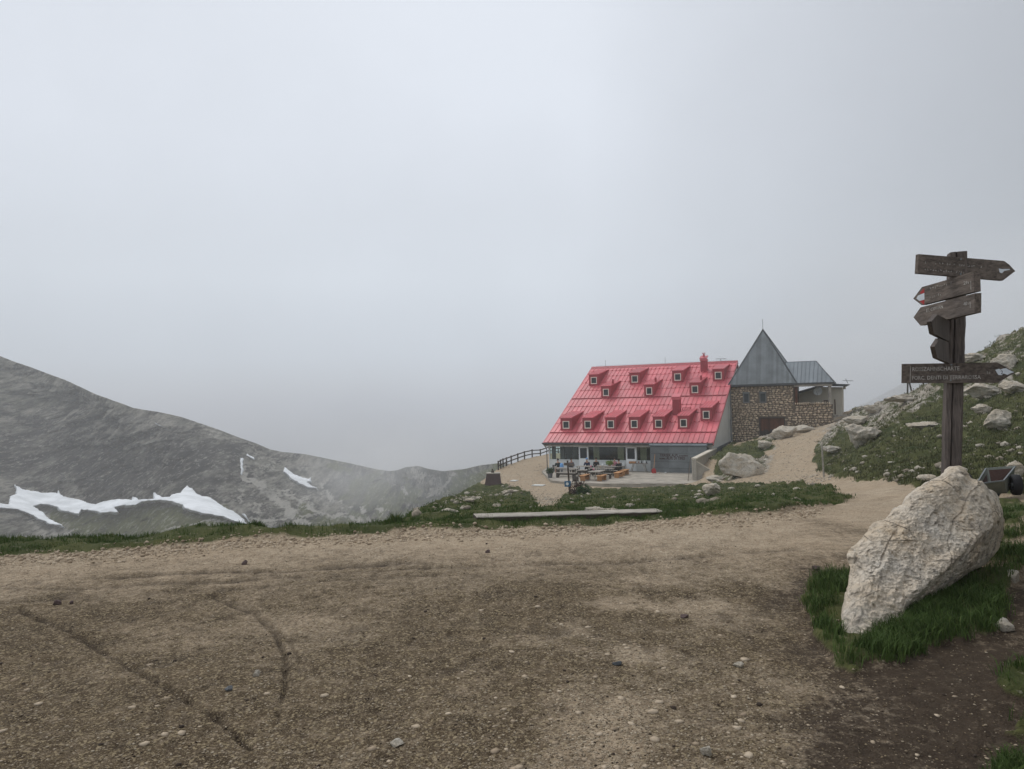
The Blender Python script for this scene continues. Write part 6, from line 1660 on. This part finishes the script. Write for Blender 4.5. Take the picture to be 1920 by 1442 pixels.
pebbles("gravel", 650, gravel_w * (Yg < 8) * np.clip(.12 + streak.reshape(NY, NU) * 3, 0, 1) * (1 - .7 * MU), .008, .034, "pebble_edge", "flat pale stones bedded in the trodden ground", 307, .28)
pebbles("gravel", 160, gravel_w * (Yg < 9), .006, .022, "clod", "dark clods of earth on the turning area", 308, .5)
pebbles("gravel", 26000, gravel_w * (Yg < 8) * (SO > .2) * (1 - .8 * MU), .003, .011, "pebble_soil", "small stones pressed into the dark soil", 302, octa=True)
edge_w = gravel_w * np.exp(-((segdist(PXg.ravel(), PYg.ravel(), GRASS[0][:19], False).reshape(NY, NU) - 6) / 9) ** 2) * (Yg < 13)
pebbles("gravel", 6500, edge_w, .007, .034, "pebble_edge", "coarse stones along the grassy edge of the turning area", 303, .6)
hillw = inframe * (PXg > 1500) * (PYg < 915) * (.15 + RKg * 1.2 + .8 * (fbm(xf * .7, yf_ * .7, 0., 3, 401) > .35).reshape(NY, NU)) * (Yg > 13) * (GM > .3)
pebbles("scree", 3200, hillw, .02, .17, "slope_stone", "rocks and rubble strewn through the grass of the slope", 304, .6)
trw = inframe * (1 - GM) * (Yg > 26) * (Yg < 90) * (PYg < 960)
pebbles("gravel", 7000, trw, .02, .09, "slope_stone", "stones along the tracks up to the hut", 305, .5, True)
ymw = inframe * np.clip(RKg - .1, 0.003, 1) * (PXg < 1500) * (Yg > 12) * (GM > .3)
pebbles("scree", 900, ymw, .04, .22, "slope_stone", "broken stones on the mounds beside the tracks", 306, .6)

b = NB("grass_blade"); t = b.attr("tint"); h_ = b.attr("tip")
c = b.mix(b.rng(t, 0, 1), (.028, .054, .010), (.088, .138, .028)); c = b.mix(b.rng(t, .80, 1.0), c, (.17, .15, .065)); c = b.mix(b.math('MULTIPLY', h_, .45), c, (.075, .12, .035))
b.fin(c, .75, spec=.2)
b = NB("grass_dry"); t = b.attr("tint"); h_ = b.attr("tip")
c = b.mix(b.rng(t, 0, 1), (.035, .042, .016), (.12, .12, .055)); c = b.mix(b.rng(t, .82, 1.0), c, (.19, .165, .085)); c = b.mix(b.math('MULTIPLY', h_, .4), c, (.12, .13, .05))
b.fin(c, .8, spec=.15)
def grass(name, n, wt, h0, h1, w0, mat, label, seed, tuft=9, spread=.03, lean=.5, scale_d=0.0):
    rg = np.random.default_rng(seed); nt_ = n // tuft; x, y, z, j, i = pick(nt_, wt, rg)
    k = np.repeat(np.arange(nt_), tuft); n = len(k); sc = (1 + scale_d * y)[k]
    x = x[k] + rg.normal(0, spread, n) * sc; y = y[k] + rg.normal(0, spread, n) * sc; z = z[k] - .012
    hh = rg.uniform(h0, h1, n) * (.55 + .9 * rg.random(nt_))[k] * np.clip(sc, 1, 2.2); w = w0 * rg.uniform(.6, 1.3, n) * sc
    ta = rg.uniform(0, 2 * PI, nt_)[k] + rg.normal(0, 1.1, n); ln = hh * rg.uniform(.1, 1, n) * lean; lx, ly = np.cos(ta) * ln, np.sin(ta) * ln
    pa = rg.uniform(0, PI, n); wx, wy = np.cos(pa) * w / 2, np.sin(pa) * w / 2
    V0 = np.stack([x - wx, y - wy, z], 1); V1 = np.stack([x + wx, y + wy, z], 1)
    V2 = np.stack([x + lx * .35 + wx * .8, y + ly * .35 + wy * .8, z + hh * .6], 1); V3_ = np.stack([x + lx * .35 - wx * .8, y + ly * .35 - wy * .8, z + hh * .6], 1)
    V4 = np.stack([x + lx, y + ly, z + hh * (1 - .25 * lean)], 1)
    Vt = np.stack([V0, V1, V2, V3_, V4], 1).reshape(-1, 3); o_ = np.arange(n)[:, None] * 5
    tint = np.clip(rg.random(nt_)[k] * .7 + rg.random(n) * .3, 0, 1)
    o = mesh_np(name, Vt, o_ + np.array([[0, 1, 2, 3]]), o_ + np.array([[3, 2, 4]]), [mat], False, None, {"tint": np.repeat(tint, 5), "tip": np.tile([0, 0, .6, .6, 1.], n)})
    tag(o, label, None, None, "stuff"); return o
gpoly = lambda i, m=0: (sdf(PXg.ravel(), PYg.ravel(), GRASS[i]).reshape(NY, NU) > m)
gsoft = sst(.3, .7, GM)
patch = sst(-.35, .35, fbm(xf * 2.6, yf_ * 2.6, 0., 4, 501)).reshape(NY, NU) * .9 + .1
tipm = np.clip(sdf(PXg.ravel(), PYg.ravel(), [(1572, 1130), (1600, 1120), (1660, 1170), (1630, 1215), (1600, 1232), (1574, 1212)]).reshape(NY, NU) > 0, 0, 1)
grass("grass", 60000, gsoft * gpoly(3, -4) * inframe * (Yg < 9) * patch * (1 - tipm), .025, .115, .0048, "grass_blade", "thick dark grass round the foot of the leaning boulder", 311, 10, .022, .75)
grass("grass", 26000, gsoft * (gpoly(4, -4) | gpoly(5, -4)) * (PXg < 2050) * (PYg < 1700) * patch, .03, .09, .0045, "grass_blade", "tufts of grass in the lower right corner", 312, 10, .02, .8)
vergew = gsoft * gpoly(0, -2) * inframe * (Yg < 14.5)
grass("grass", 80000, vergew * patch, .02, .075, .006, "grass_blade", "grassy verge along the drop beyond the gravel", 313, 8, .035, .6)
grass("grass", 80000, gsoft * gpoly(0, -1) * inframe * (Yg >= 14.5) * (Yg < 64) * (PXg > 760), .015, .04, .012, "grass_blade", "lawn sloping down to the hut", 314, 7, .05, .6, .035)
grass("grass", 105000, gsoft * (gpoly(1, -1) | gpoly(2, 0)) * inframe * (1 - RKg * .8) * (Yg > 9), .03, .07, .014, "grass_dry", "olive tufted grass covering the rocky slope", 315, 7, .05, .6, .03)
for px, py, r_, lab in ((735, 985, .14, "tall tuft of grass standing up from the verge left of the bench"), (480, 1003, .10, "grassy tuft on the verge above the left tyre track")):
    u_ = U_OF(px); d_ = 9.75 if px > 600 else 9.3; xx_ = u_ * d_; rg = np.random.default_rng(px); n = 260; a_ = rg.uniform(0, 2 * PI, n); q_ = rg.random(n) ** .8 * r_
    m_v, m_q, m_t = [], [], []
    for k in range(n):
        bx, by = xx_ + math.cos(a_[k]) * q_[k], d_ + math.sin(a_[k]) * q_[k]; bz = gz(bx, by)[0] - .02; hgt = rg.uniform(.05, .16) * (1.15 if px > 600 else .75) * (1.15 - .75 * q_[k] / r_); w = .005; o_ = len(m_v)
        lx, ly = math.cos(a_[k]) * hgt * .4, math.sin(a_[k]) * hgt * .4
        m_v += [(bx - w, by, bz), (bx + w, by, bz), (bx + lx * .4 + w * .7, by + ly * .4, bz + hgt * .6), (bx + lx * .4 - w * .7, by + ly * .4, bz + hgt * .6), (bx + lx, by + ly, bz + hgt)]; m_q.append((o_, o_ + 1, o_ + 2, o_ + 3)); m_t.append((o_ + 3, o_ + 2, o_ + 4))
    o = mesh_np("grass_tuft", m_v, m_q, m_t, ["grass_blade"], False, None, {"tint": np.repeat(rg.random(n), 5), "tip": np.tile([0, 0, .6, .6, 1.], n)}); tag(o, lab, "grass tuft")
# ------------------------------------------------------------------ drifting cloud in the saddle
b = NB("cloud_air"); b.t.nodes.remove(b.b)
pv = b.t.nodes.new("ShaderNodeVolumePrincipled"); pv.inputs["Color"].default_value = (.98, .99, 1, 1)
gd_ = b.t.nodes.new("ShaderNodeTexGradient"); gd_.gradient_type = 'SPHERICAL'; b.L(b.tc.outputs["Object"], gd_.inputs[0])
dn_ = b.math('MULTIPLY', b.rng(gd_.outputs[1], .0, .75), b.rng(b.noise(1.6, 4, .6), .36, .62))
b.L(b.math('MULTIPLY', dn_, .034), pv.inputs["Density"]); b.L(pv.outputs[0], b.out.inputs["Volume"])
for px, py, d_, rx, ry, rz_, lab in ((715, 878, 172, 26, 20, 14, "drift of cloud lying in the saddle between the mountain and the green hump"), (1790, 640, 230, 100, 50, 44, "thick cloud behind the rocky slope")):
    v, f = ICO[4]; c = at(px, py, d_); o = mesh_np("cloud", v, None, f, ["cloud_air"], True); o.location = V3(c); o.scale = (rx, ry, rz_); tag(o, lab, None, None, "stuff")
